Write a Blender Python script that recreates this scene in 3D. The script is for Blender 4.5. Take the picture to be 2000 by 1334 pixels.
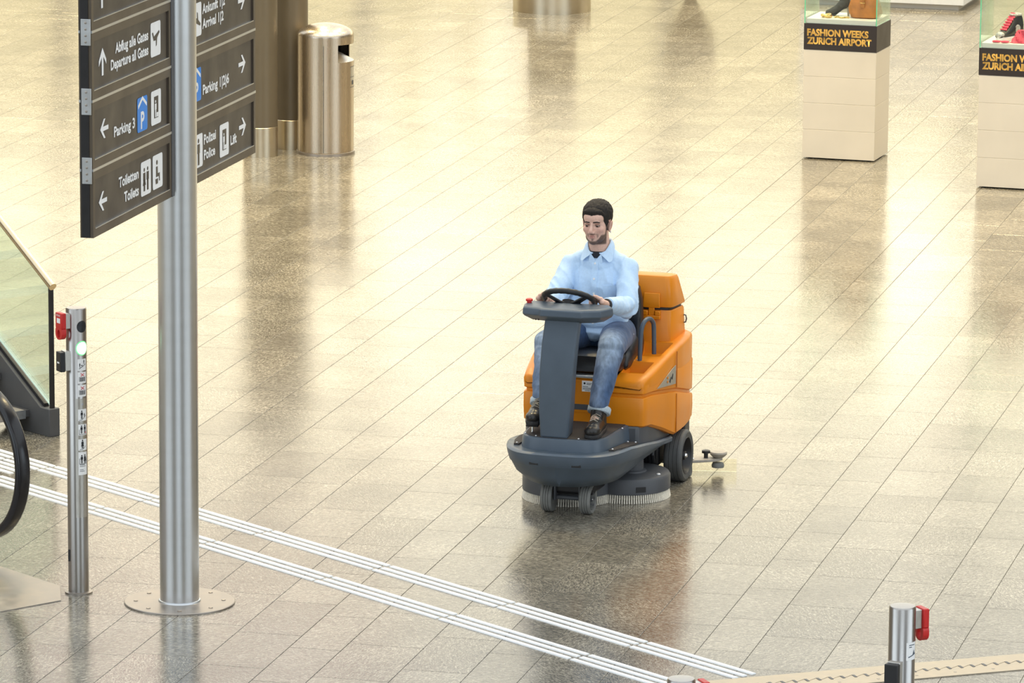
import bpy, bmesh, math, random
from mathutils import Vector, Matrix, noise, Euler
R = math.radians
random.seed(7)
for o in list(bpy.data.objects): bpy.data.objects.remove(o, do_unlink=True)
scene = bpy.context.scene
COL = scene.collection

# ------------------------------------------------------------------ camera
F_PX, PITCH, ROLL, CAM_H = 9776.0, 0.19603, 0.00716, 6.2
cf = Vector((0, math.cos(PITCH), -math.sin(PITCH))); cu = Vector((0, math.sin(PITCH), math.cos(PITCH))); cx = Vector((1, 0, 0))
CX = cx*math.cos(ROLL) + cu*math.sin(ROLL); CU = -cx*math.sin(ROLL) + cu*math.cos(ROLL)
cam_data = bpy.data.cameras.new('camera'); cam = bpy.data.objects.new('camera', cam_data); COL.objects.link(cam)
cam_data.sensor_width = 36.0; cam_data.lens = F_PX/2000.0*36.0; cam_data.clip_end = 300; cam_data.clip_start = 0.5
m = Matrix.Identity(4)
for i in range(3): m[i][0], m[i][1], m[i][2] = CX[i], CU[i], -cf[i]
m[2][3] = CAM_H
cam.matrix_world = m
scene.camera = cam

# ------------------------------------------------------------------ light
LAMP_W = 215.0; WIN_FRONT = 2.3
world = bpy.data.worlds.new('world'); scene.world = world; world.use_nodes = True
bg = world.node_tree.nodes['Background']
bg.inputs[0].default_value = (0.90, 0.96, 1.0, 1); bg.inputs[1].default_value = 1.3     # overcast daylight through the glazed roof
# warm downlights under the roof of the far half of the hall
for lx in (-7.5, -2.5, 2.5, 7.5):
    for ly in (32.0, 37.5, 43.5, 50.0, 57.0):
        ld = bpy.data.lights.new('hall_downlight', 'AREA'); ld.shape = 'DISK'; ld.size = 1.2; ld.energy = LAMP_W; ld.color = (1.0, 0.78, 0.40); ld.spread = R(110)
        lo = bpy.data.objects.new('hall_downlight', ld); COL.objects.link(lo); lo.location = (lx, ly, 11.5)
        lo['label'] = 'warm ceiling downlight over the far half of the hall'; lo['category'] = 'lamp'; lo['group'] = 'hall downlights'
scene.view_settings.view_transform = 'Standard'; scene.view_settings.look = 'None'
scene.view_settings.exposure = 0.0; scene.view_settings.gamma = 1.0; scene.view_settings.use_curve_mapping = False

WIN = (0.78, 3.4, 2.2, 1.5)                                # brightness of the lit window bands of the far wall, bottom to top

# ------------------------------------------------------------------ materials
def new_mat(name):
    mt = bpy.data.materials.new(name); mt.use_nodes = True
    return mt, mt.node_tree.nodes, mt.node_tree.links, mt.node_tree.nodes['Principled BSDF']
def plain(name, col, rough=0.5, metal=0.0, var=0.08, scale=20.0, bump=0.0, spec=0.5, aniso=None, coat=0.0, rvar=0.06):
    mt, N, L, b = new_mat(name)
    tc = N.new('ShaderNodeTexCoord'); ns = N.new('ShaderNodeTexNoise')
    ns.inputs['Scale'].default_value = scale; ns.inputs['Detail'].default_value = 4
    if aniso:
        mp = N.new('ShaderNodeMapping'); mp.inputs['Scale'].default_value = aniso
        L.new(tc.outputs['Object'], mp.inputs['Vector']); L.new(mp.outputs['Vector'], ns.inputs['Vector'])
    else: L.new(tc.outputs['Object'], ns.inputs['Vector'])
    mr = N.new('ShaderNodeMapRange'); mr.inputs['From Min'].default_value = 0.3; mr.inputs['From Max'].default_value = 0.7
    mr.inputs['To Min'].default_value = 1-var; mr.inputs['To Max'].default_value = 1+var
    L.new(ns.outputs['Fac'], mr.inputs['Value'])
    mx = N.new('ShaderNodeVectorMath'); mx.operation = 'SCALE'; mx.inputs[0].default_value = col[:3]
    L.new(mr.outputs['Result'], mx.inputs['Scale']); L.new(mx.outputs['Vector'], b.inputs['Base Color'])
    rr = N.new('ShaderNodeMapRange'); rr.inputs['From Min'].default_value = 0.3; rr.inputs['From Max'].default_value = 0.7
    rr.inputs['To Min'].default_value = max(0.02, rough-rvar); rr.inputs['To Max'].default_value = min(1, rough+rvar)
    L.new(ns.outputs['Fac'], rr.inputs['Value']); L.new(rr.outputs['Result'], b.inputs['Roughness'])
    b.inputs['Metallic'].default_value = metal; b.inputs['Specular IOR Level'].default_value = spec
    b.inputs['Coat Weight'].default_value = coat
    if bump:
        bp = N.new('ShaderNodeBump'); bp.inputs['Strength'].default_value = bump; bp.inputs['Distance'].default_value = 0.002
        L.new(ns.outputs['Fac'], bp.inputs['Height']); L.new(bp.outputs['Normal'], b.inputs['Normal'])
    return mt
def emit(name, col, strength, var=0.15, scale=0.6):
    mt, N, L, b = new_mat(name)
    tc = N.new('ShaderNodeTexCoord'); ns = N.new('ShaderNodeTexNoise'); ns.inputs['Scale'].default_value = scale
    L.new(tc.outputs['Object'], ns.inputs['Vector'])
    mr = N.new('ShaderNodeMapRange'); mr.inputs['From Min'].default_value = 0.3; mr.inputs['From Max'].default_value = 0.7
    mr.inputs['To Min'].default_value = strength*(1-var); mr.inputs['To Max'].default_value = strength*(1+var)
    L.new(ns.outputs['Fac'], mr.inputs['Value']); L.new(mr.outputs['Result'], b.inputs['Emission Strength'])
    b.inputs['Emission Color'].default_value = (*col, 1); b.inputs['Base Color'].default_value = (0.3, 0.3, 0.3, 1)
    return mt
def glass(name, tint, rough=0.0):
    mt, N, L, b = new_mat(name)
    tr = N.new('ShaderNodeBsdfTransparent'); tr.inputs[0].default_value = (*tint, 1)
    gl = N.new('ShaderNodeBsdfGlossy'); gl.inputs['Roughness'].default_value = 0.03; gl.inputs[0].default_value = (0.9, 1, 0.95, 1)
    fr = N.new('ShaderNodeFresnel'); fr.inputs[0].default_value = 1.45
    ml = N.new('ShaderNodeMath'); ml.operation = 'MULTIPLY'; ml.inputs[1].default_value = 0.6
    L.new(fr.outputs[0], ml.inputs[0])
    ms = N.new('ShaderNodeMixShader'); L.new(ml.outputs[0], ms.inputs[0]); L.new(tr.outputs[0], ms.inputs[1]); L.new(gl.outputs[0], ms.inputs[2])
    L.new(ms.outputs[0], N['Material Output'].inputs['Surface'])
    return mt

def floor_material():
    mt, N, L, b = new_mat('flamed_granite')
    geo = N.new('ShaderNodeNewGeometry'); oi = N.new('ShaderNodeObjectInfo')
    at = N.new('ShaderNodeAttribute'); at.attribute_name = 'tile_rand'
    ad = N.new('ShaderNodeMath'); ad.operation = 'ADD'; L.new(oi.outputs['Random'], ad.inputs[0]); L.new(at.outputs['Fac'], ad.inputs[1])
    fr = N.new('ShaderNodeMath'); fr.operation = 'FRACT'; L.new(ad.outputs[0], fr.inputs[0])
    an = N.new('ShaderNodeMath'); an.operation = 'MULTIPLY'; an.inputs[1].default_value = 6.283; L.new(fr.outputs[0], an.inputs[0])
    vr = N.new('ShaderNodeVectorRotate'); vr.rotation_type = 'Z_AXIS'; L.new(geo.outputs['Position'], vr.inputs['Vector']); L.new(an.outputs[0], vr.inputs['Angle'])
    mp = N.new('ShaderNodeMapping'); mp.inputs['Scale'].default_value = (1.0, 3.0, 1.0); L.new(vr.outputs[0], mp.inputs['Vector'])
    n1 = N.new('ShaderNodeTexNoise'); n1.inputs['Scale'].default_value = 34; n1.inputs['Detail'].default_value = 5; n1.inputs['Roughness'].default_value = 0.72
    n1.inputs['Distortion'].default_value = 1.2
    L.new(mp.outputs[0], n1.inputs['Vector'])
    n2 = N.new('ShaderNodeTexNoise'); n2.inputs['Scale'].default_value = 2.4; n2.inputs['Detail'].default_value = 3
    L.new(geo.outputs['Position'], n2.inputs['Vector'])
    cr = N.new('ShaderNodeValToRGB'); e = cr.color_ramp.elements
    e[0].position = 0.34; e[0].color = FLOOR_DARK; e[1].position = 0.68; e[1].color = FLOOR_LIGHT
    mid = cr.color_ramp.elements.new(0.5); mid.color = FLOOR_MID
    L.new(n1.outputs['Fac'], cr.inputs['Fac'])
    tv = N.new('ShaderNodeMapRange'); tv.inputs['To Min'].default_value = 0.86; tv.inputs['To Max'].default_value = 1.14; L.new(fr.outputs[0], tv.inputs['Value'])
    bl = N.new('ShaderNodeMapRange'); bl.inputs['From Min'].default_value = 0.3; bl.inputs['From Max'].default_value = 0.7
    bl.inputs['To Min'].default_value = 0.80; bl.inputs['To Max'].default_value = 1.18; L.new(n2.outputs['Fac'], bl.inputs['Value'])
    mu = N.new('ShaderNodeMath'); mu.operation = 'MULTIPLY'; L.new(tv.outputs[0], mu.inputs[0]); L.new(bl.outputs[0], mu.inputs[1])
    vs = N.new('ShaderNodeVectorMath'); vs.operation = 'SCALE'; L.new(cr.outputs[0], vs.inputs[0]); L.new(mu.outputs[0], vs.inputs['Scale'])
    L.new(vs.outputs[0], b.inputs['Base Color'])
    rr = N.new('ShaderNodeMapRange'); rr.inputs['From Min'].default_value = 0.3; rr.inputs['From Max'].default_value = 0.7
    rr.inputs['To Min'].default_value = FLOOR_ROUGH[0]; rr.inputs['To Max'].default_value = FLOOR_ROUGH[1]
    L.new(n1.outputs['Fac'], rr.inputs['Value']); L.new(rr.outputs[0], b.inputs['Roughness'])
    b.inputs['IOR'].default_value = 1.5
    bp = N.new('ShaderNodeBump'); bp.inputs['Strength'].default_value = FLOOR_BUMP; bp.inputs['Distance'].default_value = 0.002
    L.new(n1.outputs['Fac'], bp.inputs['Height']); L.new(bp.outputs[0], b.inputs['Normal'])
    return mt
FLOOR_DARK = (0.055, 0.052, 0.047, 1); FLOOR_MID = (0.185, 0.166, 0.130, 1); FLOOR_LIGHT = (0.47, 0.435, 0.355, 1)
FLOOR_ROUGH = (0.10, 0.21); FLOOR_BUMP = 0.10

M = {}
M['floor'] = floor_material()
M['grout'] = plain('grout', (0.36, 0.33, 0.27), 0.9)
M['white_bar'] = plain('tactile_white', (0.80, 0.82, 0.84), 0.55, var=0.05)
M['steel'] = plain('brushed_steel', (0.66, 0.67, 0.68), 0.30, 1.0, var=0.02, scale=3, aniso=(0.5, 0.5, 6), rvar=0.008)
M['steel_post'] = plain('bollard_steel', (0.43, 0.41, 0.39), 0.28, 1.0, var=0.03, scale=5, aniso=(6, 6, 0.4), rvar=0.01)
M['steel_side'] = plain('brushed_steel_horizontal', (0.60, 0.58, 0.54), 0.34, 1.0, var=0.10, scale=30, aniso=(8, 8, 1), rvar=0.05)
M['steel_bin'] = plain('bin_steel', (0.60, 0.51, 0.40), 0.28, 1.0, var=0.05, scale=40, aniso=(3, 3, 0.05), rvar=0.03)
M['steel_col'] = plain('column_foot_steel', (0.62, 0.55, 0.42), 0.32, 1.0, var=0.06, scale=7, rvar=0.04)
M['plate'] = plain('floor_plate_steel', (0.40, 0.36, 0.32), 0.42, 1.0, var=0.10, scale=14)
M['brass'] = plain('warm_handrail_steel', (0.75, 0.62, 0.42), 0.25, 1.0, var=0.06, scale=6)
M['orange'] = plain('orange_plastic', (0.78, 0.250, 0.004), 0.38, var=0.05, scale=5)
M['orange_in'] = plain('orange_plastic_pocket', (0.80, 0.275, 0.008), 0.45, var=0.05, scale=5)
M['orange_dark'] = plain('orange_fold_shade', (0.50, 0.15, 0.004), 0.5, var=0.05)
M['slate'] = plain('slate_plastic', (0.082, 0.110, 0.146), 0.40, var=0.08, scale=8)
M['slate2'] = plain('slate_grey_plastic', (0.085, 0.090, 0.100), 0.48, var=0.10, scale=12)
M['black'] = plain('black_plastic', (0.014, 0.014, 0.016), 0.42, var=0.1)
M['black_gloss'] = plain('handrail_rubber', (0.012, 0.012, 0.015), 0.22, var=0.1, scale=10)
M['rubber'] = plain('black_rubber', (0.022, 0.022, 0.024), 0.55, var=0.15, scale=40)
M['mat'] = plain('anti_slip_mat', (0.050, 0.044, 0.042), 0.75, var=0.35, scale=160, bump=0.4)
M['vinyl'] = plain('black_vinyl', (0.018, 0.019, 0.022), 0.34, var=0.15, scale=60, bump=0.05)
M['tire'] = plain('grey_tire', (0.20, 0.20, 0.188), 0.62, var=0.12, scale=25)
M['tire_dark'] = plain('dark_tire', (0.085, 0.088, 0.088), 0.6, var=0.12, scale=25)
M['bristle'] = plain('bristle', (0.86, 0.80, 0.68), 0.7, var=0.15, scale=90)
M['chrome'] = plain('chrome', (0.85, 0.85, 0.86), 0.12, 1.0, var=0.02)
M['white'] = plain('white_paint', (0.82, 0.82, 0.80), 0.45, var=0.03)
M['screw'] = plain('white_screw', (0.85, 0.86, 0.88), 0.3, 0.3, var=0.03)
M['red'] = plain('red_plastic', (0.62, 0.02, 0.018), 0.38, var=0.06)
M['blue_sign'] = plain('sign_blue', (0.045, 0.27, 0.80), 0.5, var=0.02)
M['sign_brown'] = plain('sign_frame_brown', (0.105, 0.082, 0.058), 0.42, 0.35, var=0.06, scale=6)
M['sign_panel'] = plain('sign_panel_brown', (0.040, 0.031, 0.025), 0.40, var=0.05, scale=6)
M['sign_edge'] = plain('sign_edge_black', (0.012, 0.011, 0.012), 0.4, var=0.1)
M['sign_line'] = plain('sign_trim_aluminium', (0.60, 0.62, 0.64), 0.35, 1.0, var=0.05)
M['sign_white'] = plain('sign_white', (0.95, 0.95, 0.95), 0.5, var=0.02)
M['lens_dark'] = plain('dark_lens', (0.020, 0.024, 0.030), 0.25, var=0.1)
M['green_lamp'] = emit('green_lamp', (0.60, 1.0, 0.66), 1.5, 0.02); M['green_halo'] = emit('green_lamp_halo', (0.06, 1.0, 0.20), 1.1, 0.02)
M['ped_white'] = plain('pedestal_board', (0.74, 0.67, 0.56), 0.45, var=0.03, scale=4)
M['ped_top'] = plain('pedestal_top', (0.86, 0.83, 0.76), 0.4, var=0.02, scale=4)
M['ped_dark'] = plain('pedestal_band', (0.030, 0.022, 0.020), 0.42, var=0.06, scale=4)
M['gold'] = plain('gold_lettering', (0.78, 0.45, 0.10), 0.38, 0.35, var=0.45, scale=14)
M['case_glass'] = glass('case_glass', (0.978, 0.995, 0.985)); M['case_edge'] = plain('glass_edge_green', (0.16, 0.62, 0.36), 0.2, var=0.05)
M['stair_glass'] = glass('stair_glass', (0.955, 0.985, 0.945))
M['stair_grey'] = plain('stair_grey', (0.085, 0.085, 0.088), 0.5, var=0.08)
M['tread'] = plain('stair_tread', (0.40, 0.36, 0.31), 0.45, var=0.12, scale=50)
M['column'] = plain('column_bronze', (0.15, 0.122, 0.080), 0.42, 0.25, var=0.05, scale=5)
M['leather'] = plain('tan_leather', (0.50, 0.19, 0.045), 0.45, var=0.22, scale=14, bump=0.3)
M['suede'] = plain('dark_suede', (0.055, 0.053, 0.052), 0.7, var=0.3, scale=40)
M['pink'] = plain('pink_fabric', (0.80, 0.08, 0.14), 0.6, var=0.2, scale=30)
M['gold_metal'] = plain('gold_metal', (0.75, 0.55, 0.20), 0.28, 1.0, var=0.2, scale=60)
M['silver_print'] = plain('silver_print', (0.55, 0.54, 0.50), 0.4, 0.4, var=0.4, scale=80)

# ------------------------------------------------------------------ mesh helpers
class MB:
    def __init__(s): s.v = []; s.f = []
    def add(s, verts, faces):
        n = len(s.v); s.v += [tuple(v) for v in verts]; s.f += [tuple(i+n for i in f) for f in faces]; return s
    def box(s, lo, hi, rot=None, pivot=(0, 0, 0)):
        x0, y0, z0 = lo; x1, y1, z1 = hi
        vs = [Vector(p) for p in ((x0,y0,z0),(x1,y0,z0),(x1,y1,z0),(x0,y1,z0),(x0,y0,z1),(x1,y0,z1),(x1,y1,z1),(x0,y1,z1))]
        if rot is not None:
            pv = Vector(pivot); rm = Euler(rot).to_matrix(); vs = [rm @ (v-pv)+pv for v in vs]
        return s.add(vs, [(3,2,1,0),(4,5,6,7),(0,1,5,4),(1,2,6,5),(2,3,7,6),(3,0,4,7)])
    def cbox(s, c, size, rot=None):
        return s.box([c[i]-size[i]/2 for i in range(3)], [c[i]+size[i]/2 for i in range(3)], rot, c)
    def prism(s, poly, z0, z1):
        n = len(poly); vs = [(p[0], p[1], z0) for p in poly]+[(p[0], p[1], z1) for p in poly]
        return s.add(vs, [tuple(range(n-1, -1, -1)), tuple(range(n, 2*n))]+[(i, (i+1) % n, n+(i+1) % n, n+i) for i in range(n)])
    def slab(s, poly, origin, u, w, nrm, t):      # a 2d polygon in the plane (u, w), thickness t along nrm
        o, u, w, nv = Vector(origin), Vector(u), Vector(w), Vector(nrm)
        n = len(poly); a = [o+u*p[0]+w*p[1] for p in poly]; b = [q+nv*t for q in a]
        return s.add(a+b, [tuple(range(n-1, -1, -1)), tuple(range(n, 2*n))]+[(i, (i+1) % n, n+(i+1) % n, n+i) for i in range(n)])
    def loft(s, rings, cap0=True, cap1=True, closed=True):
        n = len(rings[0]); base = len(s.v); vs = [p for r in rings for p in r]; fs = []
        for k in range(len(rings)-1):
            for i in range(n if closed else n-1):
                j = (i+1) % n; fs.append((k*n+i, k*n+j, (k+1)*n+j, (k+1)*n+i))
        if cap0: fs.append(tuple(range(n-1, -1, -1)))
        if cap1: fs.append(tuple((len(rings)-1)*n+i for i in range(n)))
        return s.add(vs, fs)
    def lathe(s, prof, c=(0, 0, 0), seg=32, axis='z', a0=0.0, a1=None, caps=(True, True)):
        full = a1 is None; a1 = a0+2*math.pi if full else a1
        rings = []
        for r, h in prof:
            ring = []
            for i in range(seg if full else seg+1):
                a = a0+(a1-a0)*i/seg; p = (r*math.cos(a), r*math.sin(a), h)
                if axis == 'x': p = (p[2], p[0], p[1])
                elif axis == 'y': p = (p[1], p[2], p[0])
                ring.append((c[0]+p[0], c[1]+p[1], c[2]+p[2]))
            rings.append(ring)
        return s.loft(rings, caps[0], caps[1], full)
    def tube(s, path, r, seg=12, closed=False, caps=True):
        P = [Vector(p) for p in path]; n = len(P); rs = r if isinstance(r, (list, tuple)) else [r]*n
        rings = []; up = None
        for i in range(n):
            if closed: t = P[(i+1) % n]-P[i-1]
            else: t = P[min(i+1, n-1)]-P[max(i-1, 0)]
            t.normalize()
            if up is None:
                up = Vector((0, 0, 1)) if abs(t.z) < 0.9 else Vector((1, 0, 0))
            sd = t.cross(up).normalized(); up = sd.cross(t).normalized()
            rings.append([P[i]+(sd*math.cos(2*math.pi*k/seg)+up*math.sin(2*math.pi*k/seg))*rs[i] for k in range(seg)])
        if closed: rings.append(rings[0])
        return s.loft(rings, caps and not closed, caps and not closed)
    def sphere(s, c, r, seg=20, rings=12, rot=None):
        r = (r, r, r) if isinstance(r, (int, float)) else r
        rm = Euler(rot).to_matrix() if rot is not None else Matrix.Identity(3); c = Vector(c)
        vs = [c+rm @ Vector((0, 0, r[2]))]; fs = []
        for i in range(1, rings):
            t = math.pi*i/rings
            for k in range(seg):
                p = 2*math.pi*k/seg; vs.append(c+rm @ Vector((r[0]*math.sin(t)*math.cos(p), r[1]*math.sin(t)*math.sin(p), r[2]*math.cos(t))))
        vs.append(c+rm @ Vector((0, 0, -r[2]))); last = len(vs)-1
        for k in range(seg): fs.append((0, 1+k, 1+(k+1) % seg))
        for i in range(rings-2):
            for k in range(seg):
                a = 1+i*seg+k; b = 1+i*seg+(k+1) % seg; fs.append((a, a+seg, b+seg, b))
        for k in range(seg): fs.append((last, 1+(rings-2)*seg+(k+1) % seg, 1+(rings-2)*seg+k))
        return s.add(vs, fs)
    def capsule(s, a, b, ra, rb, seg=18):
        a, b = Vector(a), Vector(b); d = (b-a); ln = d.length; q = d.to_track_quat('Z', 'Y').to_matrix()
        rings = []
        for i in range(1, 6):
            t = math.pi/2*i/6; rings.append((ra*math.sin(t), -ra*math.cos(t)))
        rings.append((ra, 0)); rings.append((rb, ln))
        for i in range(5, 0, -1):
            t = math.pi/2*i/6; rings.append((rb*math.sin(t), ln+rb*math.cos(t)))
        return s.loft([[a+q @ Vector((r*math.cos(2*math.pi*k/seg), r*math.sin(2*math.pi*k/seg), h)) for k in range(seg)] for r, h in rings])
    def shift(s, d):
        s.v = [(v[0]+d[0], v[1]+d[1], v[2]+d[2]) for v in s.v]; return s
    def mesh(s, name):
        me = bpy.data.meshes.new(name); me.from_pydata(s.v, [], s.f); me.validate()
        bm = bmesh.new(); bm.from_mesh(me); bmesh.ops.recalc_face_normals(bm, faces=bm.faces); bm.to_mesh(me); bm.free()
        return me
    def build(s, name, mat, parent=None, smooth=True, bevel=0.0, seg=2, angle=35):
        me = s.mesh(name); me.materials.append(mat)
        return put(name, me, parent, smooth, bevel, seg, angle)
def put(name, me, parent=None, smooth=True, bevel=0.0, seg=2, angle=35):
    if smooth:
        me.shade_smooth(); me.set_sharp_from_angle(angle=R(angle))
    o = bpy.data.objects.new(name, me); COL.objects.link(o)
    if parent: o.parent = parent
    if bevel:
        bv = o.modifiers.new('bevel', 'BEVEL'); bv.width = bevel; bv.segments = seg; bv.limit_method = 'ANGLE'; bv.angle_limit = R(30)
        me.shade_smooth(); bv.harden_normals = False
    return o
def empty(name, loc=(0, 0, 0), rz=0.0):
    o = bpy.data.objects.new(name, None); COL.objects.link(o); o.location = loc; o.rotation_euler = (0, 0, rz); o.empty_display_size = 0.1
    return o
def tag(o, label=None, cat=None, group=None, kind=None):
    if label: o['label'] = label
    if cat: o['category'] = cat
    if group: o['group'] = group
    if kind: o['kind'] = kind
    return o
def struct(o, label=None, cat=None): return tag(o, label, cat, kind='structure')
def copy_tree(o, parent=None):
    c = o.copy(); COL.objects.link(c); c.parent = parent
    for ch in list(o.children): copy_tree(ch, c)
    return c
def text_mesh(name, txt, mat, parent, origin, u, w, height, width=None, align='LEFT', bold=0.0, depth=0.001):
    """flat lettering lying in the plane (u right, w up); height is the cap height, width squeezes the line to that length"""
    cu_ = bpy.data.curves.new(name, 'FONT'); cu_.body = txt; cu_.size = 1.0; cu_.extrude = 0.0; cu_.offset = bold; cu_.resolution_u = 3
    t = bpy.data.objects.new(name, cu_); COL.objects.link(t)
    me = bpy.data.meshes.new_from_object(t.evaluated_get(bpy.context.evaluated_depsgraph_get()))
    bpy.data.objects.remove(t, do_unlink=True); bpy.data.curves.remove(cu_)
    xs = [v.co.x for v in me.vertices]; x0, x1 = min(xs), max(xs)
    sy = height/0.72; sx = (width/(x1-x0)) if width else sy
    u, w, o = Vector(u), Vector(w), Vector(origin); n = u.cross(w)
    shift = {'LEFT': -x0, 'RIGHT': -x1, 'CENTER': -(x0+x1)/2}[align]
    for v in me.vertices:
        p = v.co.copy(); v.co = o+u*((p.x+shift)*sx)+w*(p.y*sy)+n*depth
    me.name = name; me.materials.append(mat)
    ob = bpy.data.objects.new(name, me); COL.objects.link(ob); ob.parent = parent
    return ob
def rrect(cx_, cy_, w, h, r, n=4):
    pts = []
    for (sx, sy, a0) in ((1, 1, 0), (-1, 1, 90), (-1, -1, 180), (1, -1, 270)):
        for i in range(n+1):
            a = R(a0+90*i/n); pts.append((cx_+sx*(w/2-r)+r*math.cos(a), cy_+sy*(h/2-r)+r*math.sin(a)))
    return pts
def mirror(half):          # half outline from (0, front) to (0, back) on x >= 0  ->  closed outline
    return half+[(-x, y) for x, y in reversed(half) if x > 1e-6]
def lerp_tab(tab, t):
    if t <= tab[0][0]: return tab[0][1]
    for (a, va), (b, vb) in zip(tab, tab[1:]):
        if t <= b: return va+(vb-va)*(t-a)/(b-a)
    return tab[-1][1]
def remesh(mb, name, voxel, smooth=4, factor=0.5):
    me = mb.mesh(name); o = bpy.data.objects.new(name+'_tmp', me); COL.objects.link(o)
    rm = o.modifiers.new('r', 'REMESH'); rm.mode = 'VOXEL'; rm.voxel_size = voxel
    if smooth:
        sm = o.modifiers.new('s', 'SMOOTH'); sm.factor = factor; sm.iterations = smooth
    res = bpy.data.meshes.new_from_object(o.evaluated_get(bpy.context.evaluated_depsgraph_get()))
    bpy.data.objects.remove(o, do_unlink=True); bpy.data.meshes.remove(me); res.name = name
    return res

# ------------------------------------------------------------------ directions on the floor
A_T = -0.23887                                             # the tile grid
DA = Vector((math.cos(A_T), math.sin(A_T), 0)); DB = Vector((-math.sin(A_T), math.cos(A_T), 0))
CD = Vector((0.648, -0.762, 0)).normalized(); CN = Vector((0.762, 0.648, 0)).normalized()      # along / across the guide strips, stairs and escalator
A_C = math.atan2(CD.y, CD.x)
def cpt(c, n, z=0.0): return CD*c+CN*n+Vector((0, 0, z))
def visible(p, margin=60):
    d = Vector(p)-Vector((0, 0, CAM_H)); w = d.dot(cf)
    if w < 1: return False
    x = 1000+F_PX*d.dot(CX)/w; y = 667-F_PX*d.dot(CU)/w
    return -margin < x < 2000+margin and -margin < y < 1334+margin

# ------------------------------------------------------------------ hall shell
HX, HY0, HY1, HH = 30.0, -14.0, 66.0, 15.0
floor = MB().box((-HX, HY0, -0.25), (HX, HY1, -0.010)).build('floor', M['grout'], smooth=False); struct(floor)
M['wall'] = plain('wall_plaster', (0.26, 0.20, 0.14), 0.6, var=0.06, scale=2)
M['wall_dark'] = plain('wall_dark_panel', (0.11, 0.105, 0.10), 0.5, var=0.06, scale=2)
M['mullion'] = plain('window_mullion', (0.20, 0.19, 0.17), 0.4, 0.6, var=0.05)
struct(MB().box((-HX, HY1, 0), (HX, HY1+0.4, HH)).build('wall_back', M['wall'], smooth=False))
struct(MB().box((-HX-0.4, HY0, 0), (-HX, HY1, HH)).build('wall_left', M['wall'], smooth=False))
struct(MB().box((HX, HY0, 0), (HX+0.4, HY1, HH)).build('wall_right', M['wall'], smooth=False))
struct(MB().box((-HX, HY0-0.4, 0), (HX, HY0, HH)).build('wall_front', M['wall_dark'], smooth=False))
# the glazed far wall: shop windows below, daylit glazing above
BANDS = [(0.35, 4.35, (1.0, 0.84, 0.38), WIN[0], 4.0), (4.75, 7.6, (1.0, 0.91, 0.66), WIN[1], 4.0),
         (8.0, 10.2, (1.0, 0.90, 0.66), WIN[2], 4.0), (10.6, 14.6, (1.0, 0.98, 0.90), WIN[3], 4.0)]
wn = 0
for bi, (z0, z1, col, st, bay) in enumerate(BANDS):
    wm = emit('lit_window_band', col, st, 0.30, 0.25)
    n = int(2*HX/bay); pane = None
    for i in range(n):
        wn += 1; x = -HX+bay*(i+0.5)
        if pane is None:
            b = MB()
            for (a0, a1) in ((-bay/2+0.10, -0.03), (0.03, bay/2-0.10)): b.box((a0, -0.05, z0), (a1, 0.0, z1))
            pane = b.mesh('window'); pane.materials.append(wm)
            fb = MB()
            for a in (-bay/2+0.05, 0.0, bay/2-0.05): fb.box((a-0.05, -0.16, z0-0.08), (a+0.05, 0.0, z1+0.08))
            for zz in (z0-0.05, z1+0.05): fb.box((-bay/2, -0.14, zz-0.05), (bay/2, 0.0, zz+0.05))
            frame = fb.mesh('window_frame'); frame.materials.append(M['mullion'])
        w = bpy.data.objects.new('window_%d' % wn, pane); COL.objects.link(w); w.location = (x, HY1-0.002, 0); struct(w)
        f = bpy.data.objects.new('window_frame', frame); COL.objects.link(f); f.parent = w

# the glazed near wall behind the gallery: cool daylight
wm = emit('daylit_glazing', (0.78, 0.90, 1.0), WIN_FRONT, 0.12, 0.25)
M['pane_f'] = wm
for i in range(6):
    wn += 1; x = -7.5+3.0*i
    w = MB().box((x-1.4, HY0, 0.4), (x+1.4, HY0+0.05, 12.0)).build('window_%d' % wn, wm, smooth=False); struct(w)

for sx in (-1, 1):  # side glazing added to give the steel a wider cool reflection
    for i in range(8):
        wn += 1; y = HY0+2.0+4.0*i
        w = MB().box((sx*HX-0.05 if sx > 0 else -HX, y-1.8, 0.4), (HX if sx > 0 else -HX+0.05, y+1.8, 12.0)).build('window_%d' % wn, wm, smooth=False); struct(w)
# glowing panels added on the far wall to put bright streaks in the floor
for i, (lx, lz, lw, lh, le) in enumerate(((-0.15, 3.30, 0.62, 0.26, 7), (-0.95, 3.70, 0.52, 0.24, 6), (-1.85, 4.08, 0.60, 0.26, 6), (5.2, 6.05, 1.5, 0.40, 6), (-0.9, 6.25, 1.9, 0.35, 4))):
    struct(MB().box((lx-lw/2, HY1-0.30, lz-lh/2), (lx+lw/2, HY1-0.17, lz+lh/2)).build('trim_%d' % (3+i), emit('floor_streak_panel', (1.0, 0.95, 0.82), le, 0.05), bevel=0.02))
# red glowing panel added high on the far wall to tint the floor reflection
rs = MB().box((-6.8, HY1-0.45, 11.0), (-1.6, HY1-0.2, 11.6)).build('trim_2', emit('red_glow_panel', (1.0, 0.22, 0.20), 1.7, 0.1), smooth=False); struct(rs)

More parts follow.
